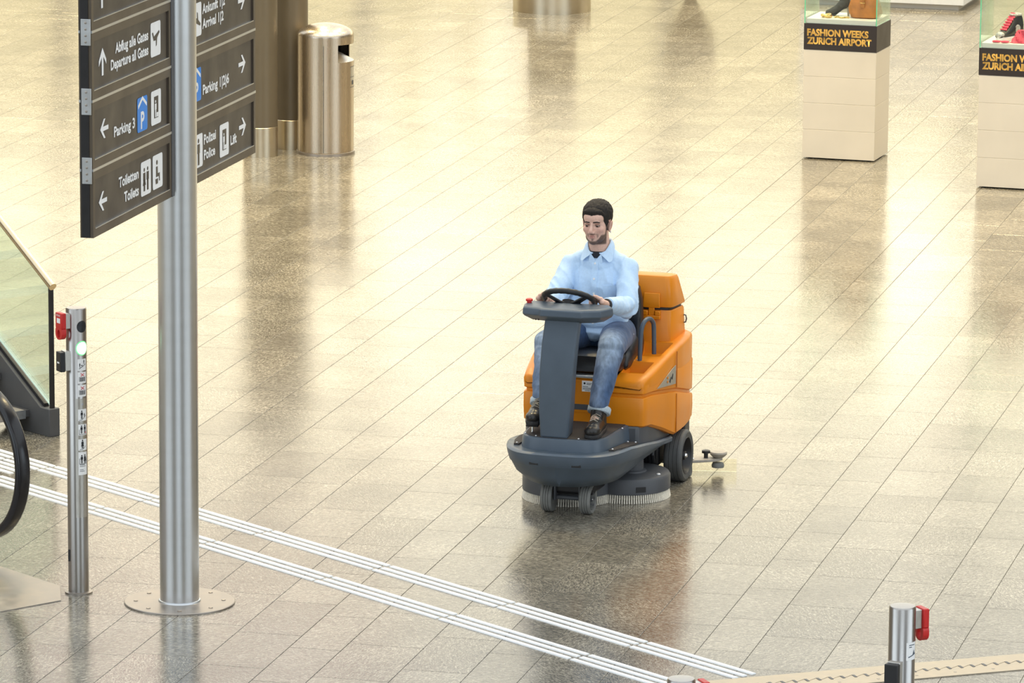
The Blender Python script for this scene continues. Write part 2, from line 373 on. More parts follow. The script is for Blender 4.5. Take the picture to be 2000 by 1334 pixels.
# ------------------------------------------------------------------ floor tiles
W_PAT = [0.2604, 0.3751, 0.3286]; U0 = -5.391+0.2604-0.9641*0  # strip pattern small / large / medium; U0 is the start of a large strip minus a small one
U0 = -5.391-0.2604
V_LINES = [-3.0, 29.63, 37.03, 44.5, 66.0]
TL, GAP = 0.64, 0.0024
def tile_mesh(name, w, l):
    b = MB(); e = 0.0012; a, c = w/2-GAP/2, l/2-GAP/2
    top = [(-a+e, -c+e, 0), (a-e, -c+e, 0), (a-e, c-e, 0), (-a+e, c-e, 0)]; mid = [(-a, -c, -e*0.7), (a, -c, -e*0.7), (a, c, -e*0.7), (-a, c, -e*0.7)]
    low = [(p[0], p[1], -0.011) for p in mid]
    b.loft([low, mid, top], cap0=False); return b
tiles = []
u = U0; k = 0
while u > -25: 
    k -= 1; u -= W_PAT[k % 3]
rt = random.Random(3)
# hand-read cross joint rhythm: every strip has its own offset
while u < 6.0:
    w = W_PAT[k % 3]
    for vi in range(len(V_LINES)-1):
        v0, v1 = V_LINES[vi], V_LINES[vi+1]; v = v0; off = rt.random()*TL
        cuts = [v0]; q = v0+0.15+off
        while q < v1-0.12: cuts.append(q); q += TL
        cuts.append(v1)
        for a, b2 in zip(cuts, cuts[1:]):
            c = DA*(u+w/2)+DB*((a+b2)/2)
            if 13 < c.y < 65 and abs(c.x) < 3.6+0.145*c.y: tiles.append((c, w, b2-a))
    u += w; k += 1
vis = sorted([t for t in tiles if visible(t[0], 10)], key=lambda t: t[0].y)
single = vis[:296]; sset = set(id(t) for t in single)
cache = {}
for c, w, l in single:
    key = (round(w, 4), round(l, 3))
    if key not in cache:
        me = tile_mesh('floor_tile', w, l).mesh('floor_tile'); me.materials.append(M['floor']); cache[key] = me
    o = bpy.data.objects.new('floor_tile', cache[key]); COL.objects.link(o); o.location = c; o.rotation_euler = (0, 0, A_T); o.parent = floor
b = MB(); rnd = []
rot = Matrix.Rotation(A_T, 3, 'Z')
for t in tiles:
    if id(t) in sset: continue
    c, w, l = t; tb = tile_mesh('t', w, l); b.add([rot @ Vector(p)+c for p in tb.v], tb.f); rnd += [rt.random()]*len(tb.v)
me = bpy.data.meshes.new('floor_tiles'); me.from_pydata(b.v, [], b.f); me.materials.append(M['floor'])
at_ = me.attributes.new('tile_rand', 'FLOAT', 'POINT'); at_.data.foreach_set('value', rnd)
o = bpy.data.objects.new('floor_tiles', me); COL.objects.link(o); o.parent = floor; tag(o, kind='stuff')

# ------------------------------------------------------------------ guide strips
bars = {}
def bar(c0, c1, n0, n1):
    ln = round(c1-c0, 3); wd = round(n1-n0, 3); key = (ln, wd)
    if key not in bars:
        mb = MB(); h = 0.0055; a, d = ln/2, wd/2; e = 0.004
        mb.loft([[(-a, -d, 0), (a, -d, 0), (a, d, 0), (-a, d, 0)], [(-a+e, -d+e, h), (a-e, -d+e, h), (a-e, d-e, h), (-a+e, d-e, h)]], cap0=False)
        me = mb.mesh('tactile_bar'); me.materials.append(M['white_bar']); bars[key] = me
    o = bpy.data.objects.new('tactile_bar', bars[key]); COL.objects.link(o); o.location = cpt((c0+c1)/2, (n0+n1)/2, 0.0003); o.rotation_euler = (0, 0, A_C); o.parent = floor
BW, BP = 0.0315, 0.0575
for n_top, c_end in ((15.875, -16.84), (15.495, -16.9)):
    kk = -22.613
    while kk < c_end-0.05:
        k1 = min(kk+1.0, c_end)
        for i in range(3):
            cut = [(kk, k1)]
            if n_top > 15.6 and abs(kk+21.613) < 0.01: cut = [(kk, kk+0.34*1.0), (kk+0.34, k1)] if False else [(kk, k1)]
            for a, c1 in cut: bar(a+0.010, c1-0.010, n_top-i*BP-BW, n_top-i*BP)
        kk = k1
for i in range(3): bar(-23.603, -22.623, 15.495-i*BP-BW, 15.495-i*BP)
for i in range(6):
    bar(-23.30, -22.96, 15.875-i*BP-BW, 15.875-i*BP); bar(-22.94, -22.623, 15.875-i*BP-BW, 15.875-i*BP); bar(-23.90, -23.32, 15.875-i*BP-BW, 15.875-i*BP)

# ------------------------------------------------------------------ expansion joint with a saw-tooth gap (foreground right)
J0 = Vector((0.55, 22.835, 0)); JU = Vector((1.31376, 0.4653, 0)).normalized(); JW = Vector((-JU.y, JU.x, 0))
jr = empty('trim_1', J0, math.atan2(JU.y, JU.x)); struct(jr)
def saw(n0, n1, pitch):
    pts = []; x = n0
    while x < n1-1e-6: pts += [(x, -0.128), (x, -0.092) , (x+pitch*0.999, -0.128)]; x += pitch
    return pts
M['joint'] = plain('joint_metal', (0.50, 0.43, 0.33), 0.45, 0.5, var=0.08, scale=20)
JL, P_ = 3.6, 0.0615
up = [(0, 0.0), (0, -0.112)]; lo_ = []
x = 0.0
while x < JL-1e-6:
    up += [(x+0.002, -0.152), (x+P_, -0.112)]; lo_ += [(x+0.002, -0.1565), (x+P_, -0.1175)]; x += P_
up += [(JL, 0.0)]
MB().slab(up, (0, 0, 0.0005), (1, 0, 0), (0, 1, 0), (0, 0, 1), 0.004).build('joint_plate', M['joint'], jr, smooth=False)
MB().slab([(0, -0.27)]+lo_+[(JL, -0.27)], (0, 0, 0.0005), (1, 0, 0), (0, 1, 0), (0, 0, 1), 0.004).build('joint_plate', M['joint'], jr, smooth=False)
MB().box((0, -0.20, 0.0002), (JL, -0.07, 0.001)).build('joint_gap', M['grout'], jr, smooth=False)
x = 0.03
nt = None
while x < JL:
    if nt is None:
        mb = MB().cbox((0, 0, 0.0055), (0.013, 0.040, 0.002)); nt = mb.mesh('joint_tooth'); nt.materials.append(M['slate2'])
    o = bpy.data.objects.new('joint_tooth', nt); COL.objects.link(o); o.location = (x-0.03+0.004, -0.137, 0); o.parent = jr; x += P_
nt = MB().lathe([(0.008, 0.0045), (0.008, 0.0055), (0.006, 0.0058)], seg=12).mesh('joint_screw'); nt.materials.append(M['plate'])
x = 0.2
while x < JL:
    o = bpy.data.objects.new('joint_screw', nt); COL.objects.link(o); o.location = (x, -0.215, 0); o.parent = jr; x += 0.2

# ------------------------------------------------------------------ escalator landing (left)
lp = empty('escalator_landing_plate', cpt(-20.08, 14.30), A_C)
tag(lp, 'flat brushed steel landing plate let into the floor at the escalator foot', 'plate')
MB().slab([(-2.6, -2.2), (0, -2.2), (0, -0.19), (-0.25, -0.02), (-2.6, -0.02)], (0, 0, 0.0005), (1, 0, 0), (0, 1, 0), (0, 0, 1), 0.004).build('plate', M['plate'], lp, smooth=False)

er = empty('escalator_balustrade', cpt(-21.03, 14.27), A_C); tag(er, 'escalator balustrade end with looping black rubber handrail', 'escalator')
path = []; rr_ = 0.395; zc = 0.540
for i in range(8): path.append((-2.4+2.4*i/8*1.0, 0, zc+rr_))
for i in range(25):
    a = R(90-180*i/24); path.append((rr_*math.cos(a)*1.0, 0, zc+rr_*math.sin(a)))
for i in range(1, 9): path.append((-2.4*i/8, 0, zc-rr_))
def belt(path, wd, th):
    rings = []; n = len(path)
    for i in range(n):
        p = Vector(path[i]); t = (Vector(path[min(i+1, n-1)])-Vector(path[max(i-1, 0)])).normalized(); nn = Vector((0, 1, 0)); rad = t.cross(nn).normalized()*-1
        sec = rrect(0, 0, wd, th, th*0.42, 3)
        rings.append([p+nn*a+rad*b for a, b in sec])
    return rings
MB().loft(belt(path, 0.082, 0.045)).build('handrail', M['black_gloss'], er)
inner = [(p[0]*0.86-0.02 if p[0] > 0 else p[0], p[2]) for p in path]
MB().slab([(min(x, 0.16) if False else x-0.16, zc+(z-zc)*0.80) for x, z in inner], (0, -0.005, 0), (1, 0, 0), (0, 0, 1), (0, 1, 0), 0.010).build('glass_panel', M['stair_glass'], er, smooth=False)
MB().box((-2.4, -0.05, 0.0046), (-0.25, 0.05, 0.17)).build('skirt', M['stair_grey'], er, bevel=0.01)

# ------------------------------------------------------------------ staircase behind it (rises away to the left)
sr = empty('staircase', (-2.613, 28.322, 0), math.atan2(-CD.y, -CD.x)); tag(sr, 'dark grey steel staircase with glass balustrade and round handrail', 'staircase')
# local: +x climbs, -y is the +CN side
sl = (0.487-0.167)/(0.602-0.0)*1.0
SL = math.tan(math.atan2(0.355, 0.575))
def sz(x): return 0.165+SL*max(0, x-0.09)
poly = [(0, 0), (0, 0.165), (0.09, 0.165), (3.5, sz(3.5)), (3.5, sz(3.5)-0.40), (0.42, 0)]
MB().slab(poly, (0, -0.0, 0), (1, 0, 0), (0, 0, 1), (0, 1, 0), 0.075).build('stringer', M['stair_grey'], sr, bevel=0.004)
MB().slab([(0.030, sz(0.030)+0.01), (0.030, 0.87), (3.4, 0.87+SL*3.37), (3.4, sz(3.4)+0.01)], (0, 0.030, 0), (1, 0, 0), (0, 0, 1), (0, 1, 0), 0.014).build('glass_panel', M['stair_glass'], sr, smooth=False)
MB().box((0.016, 0.024, 0.160), (0.032, 0.050, 0.88)).build('glass_edge', M['black'], sr, smooth=False)
MB().slab([(0.08, sz(0.08)), (0.08, sz(0.08)+0.02), (3.4, sz(3.4)+0.02), (3.4, sz(3.4))], (0, 0.020, 0), (1, 0, 0), (0, 0, 1), (0, 1, 0), 0.034).build('glass_channel', M['black'], sr, smooth=False)
mb = MB().tube([(0.004, 0.037, 0.880), (3.4, 0.037, 0.880+SL*3.396)], 0.024, 20); mb.build('handrail', M['brass'], sr)
for i in range(7):
    x = 0.19+0.285*i; z = 0.135+0.176*i
    MB().box((x, 0.11, z-0.048), (x+0.30, 1.7, z)).build('tread', M['tread'], sr, bevel=0.004)
    MB().box((x-0.004, 0.11, z-0.050), (x, 1.7, z+0.001)).build('nosing', M['sign_line'], sr, smooth=False)
    MB().box((x+0.01, 0.074, z-0.045), (x+0.20, 0.112, z-0.005)).build('tread_bracket', M['stair_grey'], sr, smooth=False)

# ------------------------------------------------------------------ bollards
def figure(mb, x, z, h, lean=0.0):           # little standing figure, pictogram
    mb_ = mb
    mb_.slab([(x+0.10*h*math.cos(2*math.pi*k/10), z+h*0.88+0.10*h*math.sin(2*math.pi*k/10)) for k in range(10)], *PG)
    mb_.slab([(x-0.16*h, z+h*0.74), (x+0.16*h, z+h*0.74), (x+0.15*h, z+h*0.40), (x+0.09*h, z+h*0.38), (x+0.08*h+lean, z), (x+0.01*h, z), (x, z+h*0.35), (x-0.01*h, z), (x-0.08*h-lean, z), (x-0.09*h, z+h*0.38), (x-0.15*h, z+h*0.40)], *PG)
PG = None
def bollard(loc, rz, face):
    """face: angle (local) the front with lamps and stickers looks at"""
    root = empty('escalator_bollard', loc, rz)
    r, h = 0.052, 1.47
    MB().lathe([(r, 0), (r, h-0.006), (r-0.004, h), (r-0.02, h+0.0005), (0.001, h+0.0005)], seg=48).build('post', M['steel_post'], root, angle=50)
    MB().lathe([(r+0.018, 0.0), (r+0.018, 0.008), (r+0.002, 0.010)], seg=40).build('foot_ring', M['plate'], root)
    return root
def on_cyl(root, name, mat, r, a0, a1, z0, z1, t=0.0012, seg=8, round_=False):
    mb = MB(); rings = []
    pts = []
    if round_:
        zc_, rz_, ac, ra = (z0+z1)/2, (z1-z0)/2, (a0+a1)/2, (a1-a0)/2
        n = 24; ctr = (r+t, ac, zc_)
        vs = [((r+t)*math.cos(ac), (r+t)*math.sin(ac), zc_)]
        for k in range(n):
            a = ac+ra*math.cos(2*math.pi*k/n); z = zc_+rz_*math.sin(2*math.pi*k/n); vs.append(((r+t*0.6)*math.cos(a), (r+t*0.6)*math.sin(a), z))
        mb.add(vs, [(0, 1+k, 1+(k+1) % n) for k in range(n)])
    else:
        lo = []; hi = []
        for k in range(seg+1):
            a = a0+(a1-a0)*k/seg; lo.append(((r+t)*math.cos(a), (r+t)*math.sin(a), z0)); hi.append(((r+t)*math.cos(a), (r+t)*math.sin(a), z1))
        mb.add(lo+hi, [(k, k+1, seg+2+k, seg+1+k) for k in range(seg)])
    return mb.build(name, mat, root)
class CylPrint:               # draws 2d pictogram pieces bent round a post
    def __init__(s, r, ac, zc): s.r, s.ac, s.zc, s.mb = r, ac, zc, MB()
    def poly(s, pts):
        vs = []
        for x, z in pts:
            a = s.ac+x/s.r; vs.append((s.r*math.cos(a), s.r*math.sin(a), s.zc+z))
        s.mb.add(vs, [tuple(range(len(vs)))]); return s
    def rect(s, x0, z0, x1, z1):
        n = max(1, int(abs(x1-x0)/0.005)+1)
        for k in range(n):
            a, b = x0+(x1-x0)*k/n, x0+(x1-x0)*(k+1)/n; s.poly([(a, z0), (b, z0), (b, z1), (a, z1)])
        return s
    def line(s, a, b, w):
        d = Vector((b[0]-a[0], b[1]-a[1])); d.normalize(); n = Vector((-d.y, d.x))*w/2
        for k in range(8):
            p = [a[i]+(b[i]-a[i])*k/8 for i in (0, 1)]; q = [a[i]+(b[i]-a[i])*(k+1)/8 for i in (0, 1)]
            s.poly([(p[0]-n.x, p[1]-n.y), (q[0]-n.x, q[1]-n.y), (q[0]+n.x, q[1]+n.y), (p[0]+n.x, p[1]+n.y)])
        return s
    def man(s, x, z, h, sk=False):
        s.poly([(x+0.09*h*math.cos(2*math.pi*k/8), z+0.89*h+0.10*h*math.sin(2*math.pi*k/8)) for k in range(8)])
        s.poly([(x-0.15*h, z+0.45*h), (x+0.15*h, z+0.45*h), (x+0.13*h, z+0.77*h), (x-0.13*h, z+0.77*h)])
        if sk: s.poly([(x-0.2*h, z+0.25*h), (x+0.2*h, z+0.25*h), (x+0.08*h, z+0.5*h), (x-0.08*h, z+0.5*h)])
        s.rect(x-0.10*h, z, x-0.02*h, z+0.47*h); s.rect(x+0.02*h, z, x+0.10*h, z+0.47*h); return s
    def build(s, mat, parent, name='pictogram'): return s.mb.build(name, mat, parent, smooth=False)
M['red_print'] = plain('red_print', (0.65, 0.03, 0.04), 0.5, var=0.05)
M['ink'] = plain('black_ink', (0.02, 0.02, 0.025), 0.5, var=0.05)

def emergency_box(root, ang, z0, z1, gap=0.02):
    """red emergency switch with a finger hole, on a bracket that stands off the post in direction ang"""
    d = Vector((math.cos(ang), math.sin(ang), 0)); s = Vector((-math.sin(ang), math.cos(ang), 0)); up_ = Vector((0, 0, 1))
    h = z1-z0
    mb = MB(); mb.slab([(-0.022, z0+h*0.40), (0.022, z0+h*0.40), (0.022, z1-0.004), (-0.022, z1-0.004)], d*0.045, s, up_, d, 0.030); mb.build('bracket', M['steel_side'], root, bevel=0.002)
    # outline with a hole: two half outlines joined as a strip
    out, inn = [], []
    hw = 0.033; zc_ = z0+h*0.22; n = 24
    body = MB().slab([(-hw, z0+h*0.42), (hw, z0+h*0.42), (hw, z1), (-hw, z1)], d*0.075, s, up_, d, 0.026)
    bx_ = body.build('switch_box', M['red'], root, bevel=0.004)
    rings = []
    for k in range(n):
        a = 2*math.pi*k/n; ca, sa = math.cos(a), math.sin(a)
        po = (hw*(ca if sa < 0 else math.copysign(abs(ca)**0.25, ca)), zc_+h*0.22*(sa if sa < 0 else abs(sa)**0.5)); pi_ = (0.014*ca, zc_+0.021*sa)
        f = [d*0.075+s*po[0]+up_*po[1], d*0.101+s*po[0]+up_*po[1], d*0.101+s*pi_[0]+up_*pi_[1], d*0.075+s*pi_[0]+up_*pi_[1]]
        rings.append(f)
    rings.append(rings[0])
    MB().loft(rings, False, False).build('pull_loop', M['red'], root)
    lab = MB().slab([(-0.016, z0+h*0.62), (0.016, z0+h*0.62), (0.016, z0+h*0.80), (-0.016, z0+h*0.80)], d*0.1012, s, up_, d, 0.0006); lab.build('switch_label', M['sign_white'], bx_, smooth=False)
    text_mesh('lettering', 'NOTHALT', M['sign_white'], bx_, d*0.1018+up_*(z0+h*0.87), s, up_, 0.011, 0.040, 'CENTER', 0.01, 0.0004)
    return bx_
def key_box(root, ang, z0, z1):
    d = Vector((math.cos(ang), math.sin(ang), 0)); s = Vector((-math.sin(ang), math.cos(ang), 0)); up_ = Vector((0, 0, 1))
    MB().slab([(-0.026, z0), (0.026, z0), (0.026, z1), (-0.026, z1)], d*0.040, s, up_, d, 0.034).build('switch_bracket', M['steel_side'], root, bevel=0.002)
    bx_ = MB().slab([(-0.028, z0-0.004), (0.028, z0-0.004), (0.028, z1-0.004), (-0.028, z1-0.004)], d*0.074, s, up_, d, 0.026).build('key_switch', M['black'], root, bevel=0.003)
    MB().slab([(-0.012, (z0+z1)/2-0.012), (0.012, (z0+z1)/2-0.012), (0.012, (z0+z1)/2-0.004), (-0.012, (z0+z1)/2-0.004)], d*0.1002, s, up_, d, 0.0008).build('switch_mark', M['sign_white'], bx_, smooth=False)

# the bollard by the sign post: lamps and stickers look right-and-forward
b1 = bollard((-2.185, 24.617, 0), 0.0, 0); tag(b1, 'steel escalator bollard with green lamp and a column of pictogram stickers', 'bollard', 'escalator bollards')
FA = R(-52); r0 = 0.052
on_cyl(b1, 'dark_lamp', M['lens_dark'], r0, FA-0.52, FA+0.52, 1.350, 1.410, 0.004, round_=True)
on_cyl(b1, 'lamp_halo', M['green_halo'], r0, FA-0.64, FA+0.64, 1.233, 1.307, 0.0035, round_=True)  # green glow around the lamp, put in as an emissive disc behind it
gl_ = on_cyl(b1, 'green_lamp', M['green_lamp'], r0, FA-0.56, FA+0.56, 1.238, 1.302, 0.006, round_=True)
emergency_box(b1, R(-145), 1.315, 1.452); key_box(b1, R(-150), 1.155, 1.255)
def sticker(z0, z1, draw, w=0.026):
    st_ = on_cyl(b1, 'sticker', M['sign_white'], r0, FA-0.48, FA+0.48, z0, z1, 0.0008)
    cp = CylPrint(r0+0.0016, FA, z0); rp = CylPrint(r0+0.0022, FA, z0); draw(cp, rp, z1-z0)
    if cp.mb.f: cp.build(M['ink'], st_)
    if rp.mb.f: rp.build(M['red_print'], st_)
def d_esc(c, r_, h): c.line((-0.019, 0.010), (0.019, 0.032), 0.003); c.man(-0.014, 0.018, 0.022); c.man(0.010, 0.034, 0.022); c.rect(-0.006, 0.024, 0.0, 0.030)
def d_cross(c, r_, h):
    c.rect(-0.018, 0.010, -0.015, 0.034); c.rect(0.015, 0.010, 0.018, 0.034)
    for x in (-0.009, 0, 0.009): c.rect(x-0.0028, 0.010, x+0.0028, 0.032)
    r_.line((-0.010, 0.036), (0.010, 0.052), 0.003); r_.line((-0.010, 0.052), (0.010, 0.036), 0.003)
def d_child(c, r_, h): c.line((-0.02, 0.004), (-0.004, 0.006), 0.002); c.line((-0.004, 0.006), (0.018, 0.026), 0.002); c.man(-0.006, 0.010, 0.044); c.man(0.010, 0.018, 0.022)
def d_two(c, r_, h): c.rect(-0.021, 0.004, -0.019, 0.03); c.rect(-0.021, 0.004, 0.021, 0.006); c.man(-0.008, 0.010, 0.042); c.man(0.012, 0.010, 0.044); r_.rect(0.014, 0.008, 0.018, 0.018)
def d_carry(c, r_, h): c.line((-0.018, 0.004), (0.0, 0.006), 0.002); c.line((0.0, 0.008), (0.018, 0.022), 0.002); c.man(-0.003, 0.010, 0.046, True)
def d_last(c, r_, h):
    z = h-0.062; c.rect(-0.021, z, -0.019, z+0.03); c.rect(-0.021, z, 0.021, z+0.002); c.man(-0.008, z+0.004, 0.044); c.man(0.011, z+0.004, 0.046, True); c.rect(0.019, z, 0.021, z+0.03)
    for i, (zz, ln) in enumerate(((0.052, 0.030), (0.044, 0.036), (0.026, 0.022), (0.018, 0.028))): c.rect(-0.019, zz, -0.019+ln*0.95, zz+0.0022)
for z1, z0, fn in ((1.215, 1.155, d_esc), (1.148, 1.090, d_cross), (1.082, 1.022, d_cross), (0.958, 0.898, d_child), (0.880, 0.824, d_two), (0.804, 0.746, d_carry), (0.738, 0.620, d_last)):
    sticker(z0, z1, fn)
on_cyl(b1, 'service_flap', M['steel_side'], r0, FA-0.75, FA+0.45, 0.40, 1.012, 0.0004)
on_cyl(b1, 'flap_screw', M['sign_line'], r0, FA-0.14, FA+0.14, 0.976, 0.990, 0.0015, round_=True)
MB().cbox((-0.043, -0.030, 0.20), (0.012, 0.012, 0.06)).build('slot', M['black'], b1, smooth=False)
# the two at the foreground escalator
for (x, y, lab, ang, kang) in ((1.508, 18.664, 'steel escalator bollard with a white sticker, red switch and black key switch', R(25), R(-118)),
                               (0.623, 17.569, 'steel escalator bollard at the end of the white guide strip', R(20), R(-118))):
    bb = bollard((x, y, 0), 0, 0); tag(bb, lab, 'bollard', 'escalator bollards')
    emergency_box(bb, ang, 1.325, 1.455)
    if x > 1:
        key_box(bb, kang, 1.10, 1.262)
        st_ = on_cyl(bb, 'sticker', M['sign_white'], r0, R(-75), R(-20), 1.265, 1.335, 0.0008)
        cp = CylPrint(r0+0.0016, R(-47), 1.265); cp.line((-0.017, 0.012), (0.022, 0.024), 0.004); cp.poly([(0.004, 0.020), (0.018, 0.024), (0.012, 0.040)])
        cp.rect(-0.014, 0.058, 0.016, 0.061); cp.rect(-0.014, 0.050, 0.0, 0.053); cp.build(M['slate'], st_)

# ------------------------------------------------------------------ sign post
PX_, PY_ = -1.6616, 24.4317
sp = empty('sign_post', (PX_, PY_, 0), A_T)       # local: x = DA (towards the readable side), y = DB (along the boards)
tag(sp, 'tall steel sign post with stacked brown airport direction boards', 'sign post')
MB().lathe([(0.0985, 0), (0.0985, 6.0)], seg=64).build('pole', M['steel'], sp)
MB().lathe([(0.279, 0.0), (0.279, 0.006), (0.276, 0.009), (0.10, 0.009)], seg=64).build('base_plate', M['plate'], sp, angle=40)
mb = MB()
MB().lathe([(0.108, 0.0085), (0.104, 0.016), (0.099, 0.018)], seg=64).build('weld_collar', M['sign_line'], sp)
for k in range(8):
    a = 2*math.pi*k/8+0.3; MB().lathe([(0.011, 0.009), (0.011, 0.012), (0.006, 0.0135)], (0.22*math.cos(a), 0.22*math.sin(a), 0), 12).build('bolt', M['plate'], sp)
TH = 0.034; X_F = 0.032
U_, W_ = (0, 1, 0), (0, 0, 1)
def board(y0, y1, z0, z1):
    """one direction board: frame tray, recessed panel, trims"""
    fr_ = 0.040
    mb = MB()
    mb.box((-X_F, y0, z0), (X_F-0.010, y1, z1))
    mb.box((X_F-0.010, y0, z0), (X_F, y1, z0+fr_)); mb.box((X_F-0.010, y0, z1-fr_), (X_F, y1, z1))
    mb.box((X_F-0.010, y0, z0+fr_), (X_F, y0+0.030, z1-fr_)); mb.box((X_F-0.010, y1-0.030, z0+fr_), (X_F, y1, z1-fr_))
    bo = mb.build('board', M['sign_brown'], sp, smooth=False)
    MB().box((X_F-0.0101, y0+0.030, z0+fr_), (X_F-0.0085, y1-0.030, z1-fr_)).build('panel', M['sign_panel'], bo, smooth=False)
    MB().box((X_F-0.0085, y0+0.030, z0+fr_), (X_F+0.001, y1-0.030, z0+fr_+0.004)).build('trim', M['sign_line'], bo, smooth=False)
    MB().box((-X_F-0.001, y0, z1), (X_F+0.002, y1, z1+0.012)).build('spacer', M['sign_line'], bo, smooth=False)
    return bo
XP = X_F-0.0080
def bpoly(bo, name, mat, polys, lift=0.0006):
    mb = MB()
    for p in polys: mb.slab(p, (XP+lift, 0, 0), U_, W_, (1, 0, 0), 0.0008)
    return mb.build(name, mat, bo, smooth=False)
def arrow(bo, y, z, ang, s=0.115):
    ca, sa = math.cos(ang), math.sin(ang)
    pts = [(0, 0.5), (0.40, 0.05), (0.40, -0.13), (0.09, 0.17), (0.09, -0.5), (-0.09, -0.5), (-0.09, 0.17), (-0.40, -0.13), (-0.40, 0.05)]
    bpoly(bo, 'arrow', M['sign_white'], [[(y+s*1.05*(p[0]*ca-p[1]*sa), z+s*(p[0]*sa+p[1]*ca)) for p in pts]])
def btext(bo, txt, y, z, width, h=0.049, align='LEFT'):
    text_mesh('lettering', txt, M['sign_white'], bo, (XP+0.0004, y, z), U_, W_, h, width, align, 0.030, 0.0006)
def square(bo, y, z, s=0.155, mat='sign_white'): return bpoly(bo, 'pictogram_plate', M[mat], [rrect(y+s/2, z+s/2+0.004, s, s+0.012, 0.014)])
def man2(y, z, h, skirt=False):
    P = [[(y+0.085*h*math.cos(2*math.pi*k/12), z+h*0.905+0.085*h*math.sin(2*math.pi*k/12)) for k in range(12)],
         [(y-0.15*h, z+h*0.78), (y+0.15*h, z+h*0.78), (y+0.15*h, z+h*0.44), (y-0.15*h, z+h*0.44)],
         [(y-0.10*h, z), (y-0.01*h, z), (y-0.01*h, z+h*0.46), (y-0.10*h, z+h*0.46)], [(y+0.01*h, z), (y+0.10*h, z), (y+0.10*h, z+h*0.46), (y+0.01*h, z+h*0.46)]]
    if skirt: P.append([(y-0.20*h, z+h*0.25), (y+0.20*h, z+h*0.25), (y+0.10*h, z+h*0.5), (y-0.10*h, z+h*0.5)])
    return P
def pg(bo, polys, mat='sign_panel'): bpoly(bo, 'pictogram', M[mat], polys, 0.0016)
def lift_sym(bo, y, z):
    square(bo, y, z); pg(bo, [[(y+0.045, z+0.03), (y+0.110, z+0.03), (y+0.110, z+0.135), (y+0.045, z+0.135)]])
    bpoly(bo, 'pictogram', M['sign_white'], [[(a+0.0, b_) for a, b_ in q] for q in (man2(y+0.066, z+0.034, 0.085)+[[(y+0.08, z+0.034), (y+0.105, z+0.034), (y+0.105, z+0.055), (y+0.08, z+0.055)]])], 0.0026)
def parking_sym(bo, y, z):
    square(bo, y, z, mat='blue_sign')
    bpoly(bo, 'pictogram', M['sign_white'], [[(y+0.012, z+0.112), (y+0.078, z+0.150), (y+0.143, z+0.112), (y+0.143, z+0.130), (y+0.078, z+0.168), (y+0.012, z+0.130)]], 0.0016)
    text_mesh('lettering', 'P', M['sign_white'], bo, (XP+0.0014, y+0.078, z+0.014), U_, W_, 0.082, 0.055, 'CENTER', 0.03, 0.0008)
def plane_sym(bo, y, z, up_=True):
    square(bo, y, z); q = [(0.02, 0.115), (0.035, 0.118), (0.050, 0.095), (0.130, 0.118), (0.138, 0.108), (0.100, 0.085), (0.092, 0.05), (0.080, 0.045), (0.080, 0.075), (0.045, 0.075)]
    if not up_: q = [(a, 0.165-b_) for a, b_ in q][::-1]
    pg(bo, [[(y+a, z+b_) for a, b_ in q]])
Z0, DZ, BH = 2.098, 0.3255, 0.3135
near = [board(-1.40, -0.19, Z0+i*DZ, Z0+i*DZ+BH) for i in range(5)]
far_ = [board(0.10, 1.245, Z0+i*DZ, Z0+i*DZ+BH) for i in range(5)]
for i, bo in enumerate(near): tag(bo, ['brown board reading Toiletten Toilets', 'brown board reading Parking 3', 'brown board reading Abflug alle Gates Departure all Gates', 'brown board with upward arrow', 'blank brown board'][i])
for i, bo in enumerate(far_): tag(bo, ['brown board reading Polizei Police and Lift', 'brown board reading Parking 1|2|6', 'brown board reading Ankunft 1|2 Arrival 1|2', 'brown board', 'blank brown board'][i])
def zr(i): return Z0+i*DZ
MB().box((-X_F-0.004, -0.19, Z0), (X_F+0.003, -0.150, Z0+5*DZ)).build('end_rail', M['slate2'], sp, smooth=False)
# near row 0
bo = near[0]; arrow(bo, -1.235, zr(0)+0.150, R(90)); btext(bo, 'Toiletten', -0.690, zr(0)+0.174, 0.305, align='RIGHT'); btext(bo, 'Toilets', -0.690, zr(0)+0.092, 0.225, align='RIGHT')
square(bo, -0.655, zr(0)+0.075); pg(bo, man2(-0.605, zr(0)+0.095, 0.115, True)+man2(-0.552, zr(0)+0.095, 0.115))
square(bo, -0.470, zr(0)+0.078); pg(bo, [[(-0.405+0.012*math.cos(2*math.pi*k/10), zr(0)+0.205+0.012*math.sin(2*math.pi*k/10)) for k in range(10)],
    [(-0.420, zr(0)+0.185), (-0.395, zr(0)+0.185), (-0.392, zr(0)+0.150), (-0.362, zr(0)+0.150), (-0.360, zr(0)+0.110), (-0.372, zr(0)+0.110), (-0.376, zr(0)+0.134), (-0.420, zr(0)+0.134)],
    [(-0.430, zr(0)+0.125), (-0.390, zr(0)+0.125), (-0.392, zr(0)+0.100), (-0.425, zr(0)+0.100)]])
# near row 1
bo = near[1]; arrow(bo, -1.205, zr(1)+0.165, R(90)); btext(bo, 'Parking 3', -0.742, zr(1)+0.102, 0.318, align='RIGHT'); parking_sym(bo, -0.703, zr(1)+0.068); lift_sym(bo, -0.488, zr(1)+0.070)
# near row 2
bo = near[2]; arrow(bo, -1.222, zr(2)+0.158, 0.0, 0.13); btext(bo, 'Abflug alle Gates', -0.525, zr(2)+0.172, 0.505, align='RIGHT'); btext(bo, 'Departure all Gates', -0.525, zr(2)+0.100, 0.575, align='RIGHT'); plane_sym(bo, -0.488, zr(2)+0.078)
bo = near[3]; arrow(bo, -1.222, zr(3)+0.150, 0.0, 0.13)
